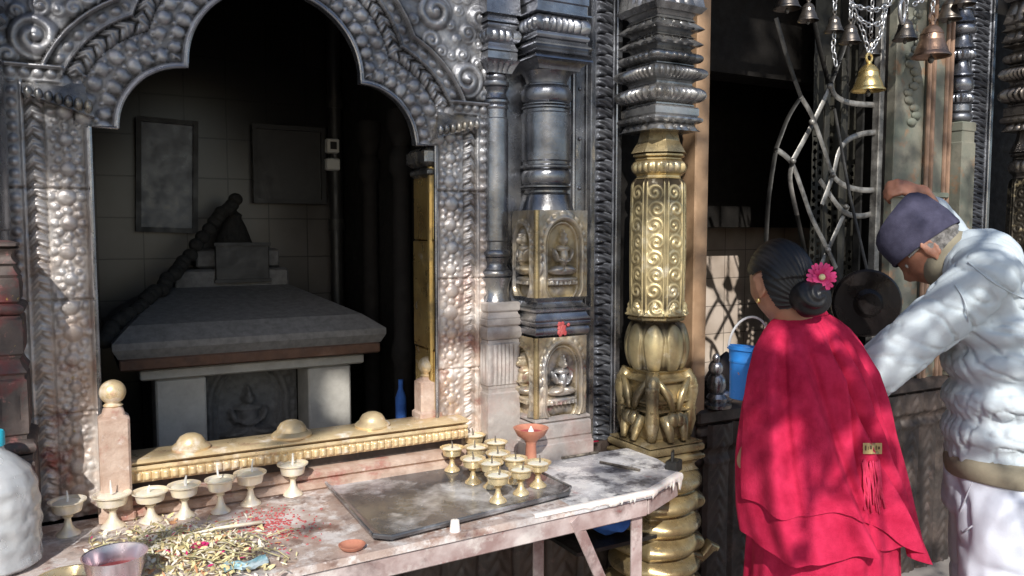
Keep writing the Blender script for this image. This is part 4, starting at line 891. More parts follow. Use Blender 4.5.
L1 = make_lamp(tray_l[0][1], M['lamp_brass'], .070, .0345, True, 'brass butter lamps clustered on the tray')
for i, (pp, lab) in enumerate(tray_l):
    c = Wz(*pp, TZ+.0765); c = Vector((c.x, c.y, TZ+.0064))
    if i == 0: o = L1; o.location = c
    else:
        o = dup(L1, c, lab, rng.uniform(0, 6)); k = rng.uniform(.95, 1.05); o.scale = (k, k, rng.uniform(.95, 1.05))
        for ch in o.children:
            if ch.name.startswith('wick'): ch.rotation_euler = (rng.uniform(-.08, .08), rng.uniform(-.08, .08), 0)
c = Wy(531, 428, -.215); hk = (c.z-TZ)/.078; t = thing('clay_lamp', 'red clay footed oil dish behind the brass lamps', 'oil lamp', (c.x, c.y, TZ))
zo = (hk-1)*.078; prof = [(.030, 0), (.031, .004), (.018, .014), (.015, .030+zo), (.020, .042+zo), (.040, .056+zo), (.050, .074+zo), (.052, .078+zo), (.049, .078+zo), (.036, .064+zo), (.001, .058+zo)]
obj('dish', MB().lathe(prof, (c.x, c.y, TZ+.001), 32), M['terracotta'], t); obj('wick', MB().lathe([(.010, .060), (.008, .072), (.003, .08), (.001, .084)], (c.x, c.y, TZ+zo), 12), M['wickw'], t); obj('oil', MB().lathe([(.036, .066), (.001, .067)], (c.x, c.y, TZ+zo), 24), M['red_powder'], t)

# things on the table --------------------------------------------------
c = Wz(-2, 556, TZ); bx_, by_ = -.150, -.265; t = thing('plastic_bottle', 'crumpled milky plastic bottle with turquoise cap at the left edge', 'bottle', (bx_, by_, TZ))
zs = np.linspace(.0, .262, 90)
bp_ = prof_interp([(0, .062), (.012, .078), (.10, .080), (.17, .076), (.205, .066), (.232, .042), (.248, .022), (.262, .017)])
def rb(th, z): 
    q = np.stack([np.cos(th)*3, np.sin(th)*3, np.full_like(th, z*26)], 1); n = np.array([noise.noise(Vector(p)) for p in q]); n2 = np.array([noise.noise(Vector(p*2.3)) for p in q])
    return bp_(z)*(1+.0*th)+(.0034*np.abs(n)+.0018*n2+.0020*np.abs(np.sin(th*6+z*14))+.0008*math.sin(z*150))*min(1, max(0, (.235-z)/.05))
V, Fc = ploft(bx_, by_, zs+TZ+.001, lambda th, z: rb(th, z-TZ-.001), 72); put('body', V, Fc, M['bottle'], t, sharp=None)
obj('cap', MB().lathe([(.020, .258), (.0225, .260), (.0225, .286), (.020, .290), (.001, .290)], (bx_, by_, TZ), 24), M['cyan'], t)
c = Wz(115, 556, .868); t = thing('pink_cup', 'pink tinted metal cup with red powder inside', 'cup', (c.x, c.y, TZ))
obj('wall', MB().lathe([(.040, 0), (.042, .003), (.048, .03), (.058, .070), (.060, .072), (.057, .071), (.048, .034), (.042, .010)], (c.x, c.y, TZ+.001), 36, cap=False), M['pink_steel'], t)
obj('powder', MB().lathe([(.046, .040), (.03, .046), (.001, .050)], (c.x, c.y, TZ), 24), M['red_powder'], t)
c = Wz(68, 578, .826); t = thing('brass_plate', 'shallow brass plate at the bottom edge beside the pink cup', 'plate', (c.x, c.y, TZ))
obj('dish', MB().lathe([(.04, 0), (.05, .003), (.060, .024), (.064, .026), (.060, .025), (.05, .008), (.001, .006)], (c.x, c.y, TZ+.001), 36), M['lamp_brass'], t); obj('offering', MB().lathe([(.048, .010), (.03, .018), (.001, .022)], (c.x, c.y, TZ), 18), M['petal_o'], t)
# flower scraps: uncountable
def petals(name, mats, n, region, lab, size=(.004, .013)):
    mb = MB(); mi = []
    for k in range(n):
        x, y, zz = region(); L_ = rng.uniform(*size); w = L_*rng.uniform(.10, .45); R = Matrix.Rotation(rng.uniform(0, 6.28), 3, 'Z') @ Matrix.Rotation(rng.normal(0, .5), 3, 'Y') @ Matrix.Rotation(rng.normal(0, .6), 3, 'X')
        c = Vector((x, y, zz)); cu = rng.uniform(.1, .4)*L_
        P = [(-L_, 0, 0), (-L_*.3, -w, cu*.6), (L_*.5, -w*.8, cu*.6), (L_, 0, 0), (L_*.5, w*.8, cu*.4), (-L_*.3, w, cu*.4), (0, 0, cu)]
        mb.add([c+R @ Vector(p) for p in P], [(0, 1, 6), (1, 2, 6), (2, 3, 6), (3, 4, 6), (4, 5, 6), (5, 0, 6)]); mi += [int(rng.choice(len(mats), p=[.36, .40, .14, .02, .08]))]*6
    o = obj(name, mb, mats, sharp=None); o.data.polygons.foreach_set('material_index', mi); tag(o, lab, 'flower scraps', kind='stuff'); return o
fc0, fc1 = Wz(190, 556, TZ), Wz(235, 535, TZ)
def reg():
    while True:
        u = rng.normal(0, 1, 2); px, py = 186+42*u[0], 552+15*u[1]
        if px < 300 and px > 85 and py > 517 and (py < 590):
            c = Wz(px, py, TZ); hh = .028*math.exp(-(((px-190)/55)**2+((py-556)/18)**2)); return c.x, min(c.y, -.10), TZ+.004+rng.uniform(0, 1)*hh
petals('flower_scraps', [M['petal_y'], M['petal_w'], M['petal_g'], M['petal_p'], M['petal_o']], 2000, reg, 'heap of shredded marigold petals and leaves on the table front')
st = MB()
for k in range(60):
    x, y, zz = reg(); a = rng.uniform(0, 6.28); L_ = rng.uniform(.02, .05); d = Vector((math.cos(a), math.sin(a), 0))*L_; c = Vector((x, y, zz+.003)); st.tube([c-d, c+Vector((0, 0, .006)), c+d*.9], .0013, 5)
o = obj('flower_stems', st, M['petal_g'], sharp=None); tag(o, 'loose green and straw coloured stems in the petal heap', 'stems', kind='stuff')
def flower(name, lab, c, R, m, nrm=Vector((0, 0, 1)), layers=3, n=13, centre=True):
    t = thing(name, lab, 'flower', c); Q = nrm.to_track_quat('Z', 'Y').to_matrix(); mb = MB()
    for l in range(layers):
        rr = R*(1-.25*l); ti = .25+.38*l
        for k in range(n-2*l):
            a = 2*PI*k/(n-2*l)+l*.3+rng.normal(0, .05); P = []
            for s_, w in ((.12, .05), (.45, .12*13/n+.03), (.8, .14*13/n+.03), (1.0, .09), (1.06, .02)):
                zc = s_*math.sin(ti)*rr*.7-(.18*rr*max(0, s_-.6)); xr = s_*math.cos(ti)*rr
                for sg in (-1, 1): P.append(Vector((xr, sg*w*rr*1.15, zc+(.05*rr if sg > 0 else 0))))
            Rz = Matrix.Rotation(a, 3, 'Z'); mb.add([Vector(c)+Q @ (Rz @ p) for p in P], [(2*i, 2*i+2, 2*i+3, 2*i+1) for i in range(4)])
    obj('petals', mb, m, t, sharp=None)
    if centre: obj('eye', MB().ell(Vector(c)+Q @ Vector((0, 0, R*.28)), (R*.22,)*3), M['petal_y'], t)
    return t
c = Wz(199, 546, TZ+.025); flower('magenta_flower', 'small magenta flower head lying in the petal heap', c, .020, M['petal_p'])
c = Wz(272, 498, TZ+.008); 
rp = MB()
for k in range(420):
    px, py = 272+20*rng.normal(), 525+8*rng.normal(); c = Wz(px, py, TZ); rp.ell((c.x, c.y, TZ+.0006), (rng.uniform(.0012, .004), rng.uniform(.0012, .004), .0016), n=6)
o = obj('vermilion_powder', rp, M['red_powder'], sharp=None); tag(o, 'patch of scattered vermilion powder on the table beside the petals', 'powder', kind='stuff')
c = Wz(455, 531, TZ); t = thing('candle_stub', 'white candle stub on the front edge of the table below the tray', 'candle', c); c = Vector((c.x, max(c.y, -.548), TZ))
t.location = c; obj('stub', MB().lathe([(.013, 0), (.012, .010), (.010, .026), (.004, .028)], c, 14), M['wax'], t); obj('wick', MB().tube([c+Vector((0, 0, .026)), c+Vector((.001, 0, .033))], .001, 6), M['wick'], t)
c = Wz(352, 546, TZ+.008); t = thing('leaf_dish', 'small brown leaf dish with orange scraps below the tray corner', 'dish', c); c = Vector((c.x, c.y, TZ))
obj('leaf', MB().lathe([(.016, 0), (.024, .004), (.030, .012), (.028, .0125), (.02, .006), (.001, .004)], c, 18), M['terracotta'], t)
t = thing('foil_wrapper', 'torn teal and white wrapper at the right end of the petal heap', 'wrapper', Wz(250, 566, TZ)); c = Wz(246, 566, TZ+.006); mb = MB(); n = 9
V = [(c.x+(i/(n-1)-.5)*.09, c.y+(j/(n-1)-.5)*.045+.01*math.sin(i), TZ+.006+.008*noise.noise(Vector((i*.9, j*.9, 2)))+.004) for i in range(n) for j in range(n)]
mb.add(V, [(i*n+j, (i+1)*n+j, (i+1)*n+j+1, i*n+j+1) for i in range(n-1) for j in range(n-1)]); obj('foil', mb, M['foam'], t)
ro = MB(); pts = [Wz(x, y, TZ+.006) for x, y in ((548, 449), (565, 446), (583, 443), (598, 441))]; ro.tube(pts, [.006, .009, .008, .004], 8, flat=(.5, 1)); o = obj('red_thread', ro, M['cloth_red'], sharp=None); tag(o, 'strip of red thread lying on the waxed table end', 'thread')
for lab, a, b in (('burnt incense stick lying on the waxed table end', (562, 458), (598, 452)), ('blackened incense stick nearest the table corner', (600, 462), (640, 470))):
    p, q = Wz(*a, TZ+.006), Wz(*b, TZ+.006); o = obj('incense_stick', MB().tube([p, (p+q)/2, q], .004, 7), M['wick'], sharp=None); tag(o, lab, 'incense')
p, q = Wz(178, 537, TZ+.014), Wz(262, 522, TZ+.012); o = obj('straw_stick', MB().tube([p, (p+q)/2+Vector((0, 0, .004)), q], [.002, .004, .005], 8), M['petal_w'], sharp=None); tag(o, 'pale straw stick lying across the petal heap', 'stick')
# blue rag under the table
c = Wy(612, 522, -.22); t = thing('blue_rag', 'crumpled blue rag stuffed beneath the right end of the table', 'rag', c)
mb = MB(); mb.ell(c, (.07, .05, .035), n=22); V = np.array(mb.v); V = np.array([p+np.array(noise.noise_vector(Vector(p)*22))*.018 for p in V]); mb.v = [tuple(p) for p in V]; obj('cloth', mb, M['bluecloth'], t, sharp=None)
obj('shelf', MB().box((c.x-.02, c.y+.05, c.z-.05), (.30, .22, .012)), M['iron_dark'], TB, smooth=False)

# ================================================================== people helpers
def blob(mb, vox, it=3, fac=.5):
    me = bpy.data.meshes.new('tmp'); me.from_pydata([tuple(v) for v in mb.v], [], mb.f); bmx = bmesh.new(); bmx.from_mesh(me); bmesh.ops.recalc_face_normals(bmx, faces=bmx.faces); bmx.to_mesh(me); bmx.free()
    ob = bpy.data.objects.new('tmp', me); C.objects.link(ob); r = ob.modifiers.new('r', 'REMESH'); r.mode = 'VOXEL'; r.voxel_size = vox
    if it: s_ = ob.modifiers.new('s', 'SMOOTH'); s_.iterations = it; s_.factor = fac
    dg = bpy.context.evaluated_depsgraph_get(); m2 = bpy.data.meshes.new_from_object(ob.evaluated_get(dg))
    V = np.empty(len(m2.vertices)*3); m2.vertices.foreach_get('co', V); V = V.reshape(-1, 3); N_ = np.empty(len(m2.vertices)*3); m2.vertices.foreach_get('normal', N_); N_ = N_.reshape(-1, 3)
    Fc = [tuple(p.vertices) for p in m2.polygons]; bpy.data.objects.remove(ob); bpy.data.meshes.remove(me); bpy.data.meshes.remove(m2)
    return V, Fc, N_
def head_mesh(mb, c, R, s=1.0, female=False):
    """head facing +Y of R, up +Z"""
    n1, n2 = 56, 40; V = []
    for i in range(n2+1):
        ph = PI*(.004+.992*i/n2)-PI/2
        for k in range(n1):
            th = 2*PI*k/n1; x, y, z = math.cos(ph)*math.cos(th), math.cos(ph)*math.sin(th), math.sin(ph)
            X, Y, Zc = x*.074, y*.094, z*.112
            if Zc < 0:
                t = -Zc/.112; X *= 1-.34*t**1.5; Y = Y*(1-.10*t) if Y > 0 else Y*(1-.42*t**.8)
            if Y > 0: Y *= (1-.10*abs(x))
            def g(cx, cz, sx, sz): return math.exp(-((X-cx)/sx)**2-((Zc-cz)/sz)**2) if Y > 0 else 0
            Y += .022*g(0, -.022, .011, .018)+.010*g(0, -.002, .008, .02)+.006*g(0, .030, .045, .010)-.010*g(-.031, .008, .016, .011)-.010*g(.031, .008, .016, .011)+.007*g(0, -.055, .024, .006)+.007*g(0, -.067, .020, .006)-.004*g(0, -.061, .024, .003)+.008*g(0, -.095, .022, .012)+.005*g(-.042, -.02, .016, .016)+.005*g(.042, -.02, .016, .016)
            V.append(c+R @ (Vector((X, Y, Zc))*s))
    mb.add(V, [(i*n1+k, i*n1+(k+1) % n1, (i+1)*n1+(k+1) % n1, (i+1)*n1+k) for i in range(n2) for k in range(n1)]+[tuple(range(n1-1, -1, -1)), tuple(n2*n1+k for k in range(n1))])
    for sg in (-1, 1):   # ears
        e = c+R @ (Vector((sg*.074, -.010, -.006))*s); Re = R @ Matrix.Rotation(sg*-.35, 3, 'Z')
        mb.ell(e, (.007*s, .018*s, .031*s), Re, 14)
        pts = [e+Re @ (Vector((sg*.007, -.019*math.cos(a)*1.0, .030*math.sin(a)))*s) for a in np.linspace(-1.2, 2.6, 10)]; mb.tube(pts, .0045*s, 6)
        mb.ell(e+Re @ (Vector((0, .004, -.030))*s), (.006*s, .008*s, .008*s), None, 8)
def hand(mb, wrist, direction, palm_n, curl=.6, side=1, s=1.0):
    """direction: where fingers point; palm_n: normal of the back of the hand; side +1: thumb towards cross"""
    d = Vector(direction).normalized(); n = Vector(palm_n); n = (n-d*n.dot(d)).normalized(); w = d.cross(n)*side; o = Vector(wrist)
    Rm = Matrix((w, d, n)).transposed()
    mb.ell(o+d*.045*s, (.040*s, .052*s, .016*s), Rm, 14); mb.cone(o-d*.01*s, .024*s, o+d*.03*s, .024*s, 12)
    for q, L_ in ((-.028, .060), (-.009, .074), (.010, .078), (.029, .068)):
        base = o+d*.078*s+w*q*s; a = 0; p = base; 
        for j, f in enumerate((.46, .30, .24)):
            a += curl*(.9 if j == 0 else 1.15); v = (d*math.cos(a)-n*math.sin(a)); p2 = p+v*L_*f*s; mb.cone(p, (.0092-.0008*j)*s, p2, (.0086-.0010*j)*s, 10); p = p2
    p = o+d*.022*s+w*.030*s*1; 
    for v, L_, r in ((w*.75+d*.62-n*.25, .036, .011), (w*.25+d*.9-n*.45*(.5+curl), .030, .0095)): 
        v = v.normalized(); p2 = p+v*L_*s; mb.cone(p, r*s, p2, (r-.0015)*s, 10); p = p2
def wrinkle(V, N_, fn):
    return np.array([v+n*fn(v) for v, n in zip(V, N_)])

# ================================================================== WOMAN
WX, WY_ = 1.80, -.62
FW = Vector((-.25, .97, 0)).normalized(); rzw = math.atan2(-FW.x, FW.y)
hd = 2.14
hc = Wd(780, 283, hd)                                  # head centre
WM = thing('person', 'woman with black bun and red shawl, back turned, holding a blue bucket', 'person', (hc.x+.05, hc.y-.02, 0))
RW = Matrix.Rotation(rzw-.40, 3, 'Z') @ Matrix.Rotation(-.22, 3, 'X')
bX = Vector((math.cos(rzw), math.sin(rzw), 0)); bY = Vector((-math.sin(rzw), math.cos(rzw), 0)); U3 = Vector((0, 0, 1))
base = Vector((hc.x+.06, hc.y-.03, 0))
def wp(x, y, z): return base+bX*x+bY*y+U3*z
body = MB(); head_mesh(body, hc, RW, .98, True)
neck0 = wp(0, -.02, 1.20); body.cone(neck0, .052, hc+RW @ Vector((0, -.02, -.07)), .045)
body.cone(wp(0, -.01, 1.14), .085, wp(0, .0, .95), .10); body.cone(wp(0, 0, .95), .10, wp(0, 0, .78), .125)
for sg in (-1, 1):
    body.cone(wp(sg*.02, -.01, 1.155), .055, wp(sg*.135, -.01, 1.13), .045)
    body.cone(wp(sg*.085, 0, .74), .082, wp(sg*.085, .01, .42), .055); body.cone(wp(sg*.085, .01, .42), .052, wp(sg*.085, -.01, .08), .034); body.cone(wp(sg*.085, -.02, .04), .032, wp(sg*.085, .14, .028), .026)
bk = Wd(747, 371, 2.24)                                 # bucket centre
wl = bk+bX*.035+bY*(-.055)+U3*(-.045)
el_l = wp(-.175, .05, .90); body.cone(wp(-.135, -.01, 1.13), .042, el_l, .035); body.cone(el_l, .034, wl, .024)
hand(body, wl, (bk-wl)+Vector((0, 0, -.03))-bX*.02, -bX*.6-U3*.7, .45, 1, .9)
el_r = wp(.185, .06, .90); wr = bk+bX*.13+bY*(-.04)+U3*(-.02); body.cone(wp(.135, -.01, 1.13), .042, el_r, .035); body.cone(el_r, .034, wr, .024); hand(body, wr, -bX, bY*-.7+U3*.3, .55, -1, .9)
V, Fc, N_ = blob(body, .0055, 3); put('body', V, Fc, M['skin_w'], WM, sharp=None)
for sg in (-1, 1):
    e = hc+RW @ (Vector((sg*.031, .070, .007))*.98); obj('eye', MB().ell(e, (.009, .009, .009), None, 12), M['white_cer'], WM); 
    obj('earring', MB().ell(hc+RW @ Vector((sg*.079, -.003, -.046)), (.006, .006, .008), None, 10), M['bell_gold'], WM)
# hair: swept back shell plus bun
n1, n2 = 200, 90; V = []; F2 = []
AXH = Vector((0, -.86, -.50)).normalized(); QH = AXH.to_track_quat('Z', 'Y').to_matrix(); D_ = []
for i in range(n2+1):
    ph = PI*(i+.15)/(n2+.3)
    for k in range(n1):
        th = 2*PI*k/n1; d = QH @ Vector((math.sin(ph)*math.cos(th), math.sin(ph)*math.sin(th), math.cos(ph))); D_.append(d)
        r = Vector((d.x*.082, d.y*(.105 if d.y < 0 else .099), d.z*.120))
        if r.z < 0 and r.y < 0: r.y *= .94
        st_ = .0010*math.sin(th*37+1.5*math.sin(th*5))+.0008*math.sin(th*83+2*math.sin(ph*3))+.0016*noise.noise(Vector((th*3, ph*1.2, 0)))
        part = -.004*math.exp(-(d.x/.05)**2)*(1 if d.y > -.1 else 0)
        V.append(hc+RW @ ((r*(1+(st_+part)/.1))*.985))
for i in range(n2):
    for k in range(n1):
        a_ = D_[i*n1+k]; b_ = D_[(i+1)*n1+(k+1) % n1]; dx, dy, dz = (a_+b_)/2
        line = .42 if dy > .60 else (.20+.22*(dy-.12)/.48 if dy > .12 else (.20+.06*(.12-dy)/.36 if dy > -.24 else .26-.90*min(1, (-.24-dy)/.22)))
        if dz > line: F2.append((i*n1+k, i*n1+(k+1) % n1, (i+1)*n1+(k+1) % n1, (i+1)*n1+k))
hair = put('hair', V, F2, M['hair'], WM, sharp=None)
bc = hc+RW @ Vector((.012, -.094, -.056)); mb = MB(); V = []
n1, n2 = 80, 36
for i in range(n2+1):
    ph = PI*i/n2-PI/2
    for k in range(n1):
        th = 2*PI*k/n1; d = Vector((math.cos(ph)*math.cos(th), math.cos(ph)*math.sin(th), math.sin(ph)))
        q = math.atan2(d.z, d.x); rad = math.hypot(d.x, d.z); gro = .003*math.sin(3*q+14*rad)
        V.append(bc+RW @ Vector((d.x*.056, d.y*.042, d.z*.047))*(1+gro/.05))
mb.add(V, [(i*n1+k, i*n1+(k+1) % n1, (i+1)*n1+(k+1) % n1, (i+1)*n1+k) for i in range(n2) for k in range(n1)]); put('bun', mb.v, mb.f, M['hair'], hair, sharp=None)
fcn = Wd(821, 277, 2.14-.10); nf = (CAM-fcn).normalized(); nf = (nf+RGT*.25).normalized()
flower('hair_flower', 'magenta dahlia with yellow eye tucked into the woman\'s bun', fcn, .037, M['petal_h'], nf, 4, 19)
# shawl: loft through fitted rows (silhouette half widths in the direction seen)
rows = [(313, 778, 826), (320, 768, 838), (330, 759, 850), (345, 750, 861), (370, 743, 872), (400, 738, 880), (450, 734, 893), (500, 734, 908), (545, 737, 922), (562, 738, 926)]
dw = 2.16; pr_ = []
for py, l, r in rows:
    a, b = Wd(l, py, dw), Wd(r, py, dw); c = (a+b)/2; hw = (b-a).length/2; pr_.append((c.z, c.x, c.y, hw/.842))
pr_ = pr_[::-1]; zr = [q[0] for q in pr_]
def cl(z): return tuple(np.interp(z, zr, [q[i] for q in pr_]) for i in (1, 2, 3))
def folds(th, z, ztop):
    """drape folds: pleats running from the left shoulder down to the right, stronger towards the hem"""
    low = np.clip((ztop-z)/.6, 0, 1); ph = th
    f = .010*np.sin(5*ph+6.0*(ztop-z)+1.2*np.sin(2*ph))*low**.7+.007*np.sin(9*ph-9.0*(ztop-z)+.7)*low+.004*np.sin(17*ph+3*np.sin(z*9))*low
    for k, (a0, sl, w, hh) in enumerate(((-2.45, 1.9, .20, .026), (-1.95, 1.6, .17, .024), (-2.85, 1.2, .16, .020), (-1.15, .7, .16, .026), (-3.1, .3, .13, .018), (-1.55, 1.1, .10, .016), (-.62, .3, .12, .018), (-2.2, .2, .09, .012))):
        c = a0+sl*(ztop-z); dd = (ph-c+PI) % (2*PI)-PI; up_ = np.clip((ztop-z)/.15, 0, 1)
        f = f+hh*np.where(dd < 0, np.exp(-(dd/w)**2), np.exp(-(dd/(w*.38))**2))*up_-hh*.75*np.exp(-((dd-w*.75)/(w*.42))**2)*up_
    return f
def drape(z_hi, hem, off, nz=110, nth=220, th0=0, th1=2*PI, closed=True, ztop=None, thick=0):
    ztop = ztop or zr[-1]; V = []; ths = np.linspace(th0, th1, nth, endpoint=not closed)
    hm = np.array([hem(t) for t in ths])
    for i in range(nz):
        u = i/(nz-1); z = z_hi+(hm-z_hi)*u
        x, y, a = cl(z); b = a*.64
        ct, st_ = np.cos(ths), np.sin(ths); r = 1/np.sqrt((ct/a)**2+(st_/b)**2); r = r+folds(ths, z, ztop)+off
        X = x+bX.x*r*ct+bY.x*r*st_; Y = y+bX.y*r*ct+bY.y*r*st_; V.append(np.stack([X, Y, z], 1))
    V = np.concatenate(V); m = nth if closed else nth-1
    Fc = [(i*nth+k, (i+1)*nth+k, (i+1)*nth+(k+1) % nth, i*nth+(k+1) % nth) for i in range(nz-1) for k in range(m)]
    return V, Fc
zt = zr[-1]
def hem1(t): return .725+.02*math.sin(t*1.0+.9)+.006*math.sin(t*5)
V, Fc = drape(zt, hem1, 0.0); 
# neckline collar roll
shawl = put('shawl', V, Fc, M['cloth_red'], WM, sharp=None)
ths = np.linspace(0, 2*PI, 60, endpoint=False); x, y, a = cl(zt); ring = [Vector((x+bX.x*a*math.cos(t)+bY.x*a*.64*math.sin(t), y+bX.y*a*math.cos(t)+bY.y*a*.64*math.sin(t), zt-.004+.006*math.sin(3*t))) for t in ths]
obj('neck_roll', MB().tube(ring+[ring[0]], .012, 10, cap=False), M['cloth_red'], shawl, sharp=None)
# thrown-over end: outer layer across the back
def hem2(t): u = (t+2.35)/1.5; return .815-.20*max(0, min(1, u))+.005*math.sin(t*9)
V, Fc = drape(zt-.004, hem2, .008, 110, 200, -3.5, .35, False); end = put('shawl_end', V, Fc, M['cloth_red'], shawl, sharp=None)
# skirt to the ground
def skirt():
    V = []; nth = 200; ths = np.arange(nth)*2*PI/nth; nz = 60; x0, y0, a0 = cl(.74)
    for i in range(nz):
        z = .80-.775*i/(nz-1); a = (.222+.035*(i/(nz-1))); b = a*.80; ct, st_ = np.cos(ths), np.sin(ths); r = 1/np.sqrt((ct/a)**2+(st_/b)**2)+(.010*np.sin(13*ths+2*np.sin(3*ths))+.006*np.sin(23*ths+z*4))*(.3+.7*i/nz)
        V.append(np.stack([x0+bX.x*r*ct+bY.x*r*st_, y0+bX.y*r*ct+bY.y*r*st_, np.full(nth, z)], 1))
    return np.concatenate(V), [(i*nth+k, (i+1)*nth+k, (i+1)*nth+(k+1) % nth, i*nth+(k+1) % nth) for i in range(nz-1) for k in range(nth)]
V, Fc = skirt(); put('skirt', V, Fc, M['cloth_red'], WM, sharp=None)
# label and fringe on the shawl surface, found by ray casting against the drape
bpy.context.view_layer.update()
from mathutils.bvhtree import BVHTree
bv = BVHTree.FromPolygons([Vector(v)+rootloc(WM) for v in (tuple(q.co) for q in end.data.vertices)]+[Vector(q.co)+rootloc(WM) for q in shawl.data.vertices], [tuple(p.vertices) for p in end.data.polygons]+[tuple(i+len(end.data.vertices) for i in p.vertices) for p in shawl.data.polygons])
def onshawl(px, py, lift=.003):
    h = bv.ray_cast(CAM, ray(px, py).normalized()); 
    return (h[0]+(CAM-h[0]).normalized()*lift) if h[0] else Wd(px, py, 2.1)
def patch(px0, px1, py0, py1, lift, nx=6, ny=4, sk=0): 
    V = [onshawl(px0+(px1-px0)*i/nx+sk*j/ny, py0+(py1-py0)*j/ny, lift) for j in range(ny+1) for i in range(nx+1)]
    return V, [(j*(nx+1)+i, (j+1)*(nx+1)+i, (j+1)*(nx+1)+i+1, j*(nx+1)+i+1) for j in range(ny) for i in range(nx)]
V, Fc = patch(863, 882, 443, 454, .008); lb = put('label', V, Fc, M['patch'], shawl)
mb = MB()
for k, (a, b) in enumerate(((865, 866.5), (868, 868.8), (870, 872), (873.4, 874.4), (876, 876.8), (878, 880))):
    V, Fc = patch(a, b, 445.5+(k % 2), 450.5-(k % 3)*.6, .0092, 1, 1); mb.add(V, Fc)
obj('lettering', mb, M['patch_ink'], lb, smooth=False)
mb = MB()
for k in range(26):
    px = 863+20*rng.uniform(0, 1); y0 = 459+rng.uniform(0, 4); L_ = rng.uniform(26, 56); pts = [onshawl(px+rng.normal(0, 1.0)+(q*3), y0+L_*q, .005+.002*rng.uniform(0, 1)) for q in (0, .33, .66, 1)]; mb.tube(pts, .0022, 6)
obj('fringe', mb, M['fringe'], shawl, sharp=None)
# bucket
BK = thing('blue_bucket', 'small blue plastic bucket with white handle held by the woman', 'bucket', bk-Vector((0, 0, .085)))
Rb = Matrix.Rotation(.10, 3, 'Y'); pf = [(.038, -.080), (.041, -.078), (.049, .02), (.051, .022), (.052, .028), (.051, .030), (.055, .056), (.060, .058), (.060, .067), (.057, .069), (.052, .063), (.038, -.072), (.001, -.072)]
obj('pail', MB().lathe(pf, bk, 36, Rb), M['blue'], BK)
ha = bk+Rb @ Vector((0, 0, .068)); hv_ = (RGT*.35+FWD*.1).normalized(); mb = MB(); mb.tube([ha+RGT*(.058*math.cos(a))+Vector((0, 0, 1))*(.085*math.sin(a))+FWD*(-.02*math.sin(a)) for a in np.linspace(0, PI, 17)], .0035, 8); obj('handle', mb, M['white_pl'], BK)

# ================================================================== MAN
FM = Vector((-.63, .77, 0)).normalized(); LM = Vector((-FM.y, FM.x, 0)); RM_ = -LM
hip = Wd(994, 464, 2.34)
PM = thing('person', 'bowing man in pale blue jacket and dark cap with one hand raised', 'person', (hip.x, hip.y, 0))
def mp(f, l, z): return Vector((hip.x, hip.y, 0))+FM*f+LM*l+U3*z
hm = Wd(931, 250, 2.42)
# head frame: bowed forward
pit = math.radians(-46); rzm = math.atan2(-FM.x, FM.y); RH = Matrix.Rotation(rzm-.28, 3, 'Z') @ Matrix.Rotation(pit, 3, 'X')
hz = hip.z
chest = mp(.10, 0, 1.22); shl_c = Wd(978, 268, 2.36); neck = Wd(952, 262, 2.40)
body = MB(); head_mesh(body, hm, RH, 1.03)
body.cone(neck, .062, hm+RH @ Vector((0, -.03, -.06)), .055); body.cone(shl_c, .07, neck, .055)
body.cone(Vector((hip.x, hip.y, hz)), .10, shl_c, .085)
sh_l = shl_c+LM*.165-U3*.02; sh_r = shl_c+RM_*.165-U3*.01
elb = Wd(872, 376, 2.30); wrl = Wd(822, 385, 2.48)
body.cone(shl_c, .06, sh_l, .045); body.cone(shl_c, .06, sh_r, .045); body.cone(sh_l, .048, elb, .040); body.cone(elb, .042, wrl, .028); hand(body, wrl, (wrl-elb), U3, .5, -1)
hr_ = Wd(921, 193, 2.48); elr = Wd(962, 252, 2.74); body.cone(sh_r, .048, elr, .038); body.cone(elr, .037, hr_, .027)
hand(body, hr_, -RGT*1.0+U3*.25-FWD*.15, (CAM-hr_).normalized()*.75+U3*.7, .8, -1, .95)
for sg in (-1, 1):
    body.cone(mp(-.01, sg*.075, hz-.06), .082, mp(.01, sg*.095, .46), .06); body.cone(mp(.01, sg*.095, .46), .058, mp(-.02, sg*.10, .10), .04); body.cone(mp(-.03, sg*.10, .05), .038, mp(.14, sg*.11, .035), .03)
V, Fc, N_ = blob(body, .006, 3); put('body', V, Fc, M['skin_m'], PM, sharp=None)
for sg in (-1, 1): obj('eye', MB().ell(hm+RH @ (Vector((sg*.031, .070, .007))*1.03), (.009, .009, .009), None, 12), M['white_cer'], PM)
# hair (grey, short): shell over the back and sides
n1, n2 = 90, 50; V = []; F2 = []
for i in range(n2+1):
    ph = PI*i/n2-PI/2
    for k in range(n1):
        th = 2*PI*k/n1; d = Vector((math.cos(ph)*math.cos(th), math.cos(ph)*math.sin(th), math.sin(ph))); r = Vector((d.x*.080, d.y*.100, d.z*.117))
        if r.z < 0 and r.y < 0: r.y *= .90
        r *= 1+.012*noise.noise(d*26); V.append(hm+RH @ (r*1.03))
for i in range(n2):
    for k in range(n1):
        ph = PI*(i+.5)/n2-PI/2; th = 2*PI*(k+.5)/n1; dx, dy, dz = math.cos(ph)*math.cos(th), math.cos(ph)*math.sin(th), math.sin(ph)
        line = .35 if dy > .45 else (.12 if dy > -.05 else -.45+.5*max(0, min(1, (dy+.45)/.35)))
        if dz > line: F2.append((i*n1+k, i*n1+(k+1) % n1, (i+1)*n1+(k+1) % n1, (i+1)*n1+k))
put('hair', V, F2, M['hair_grey'], PM, sharp=None)
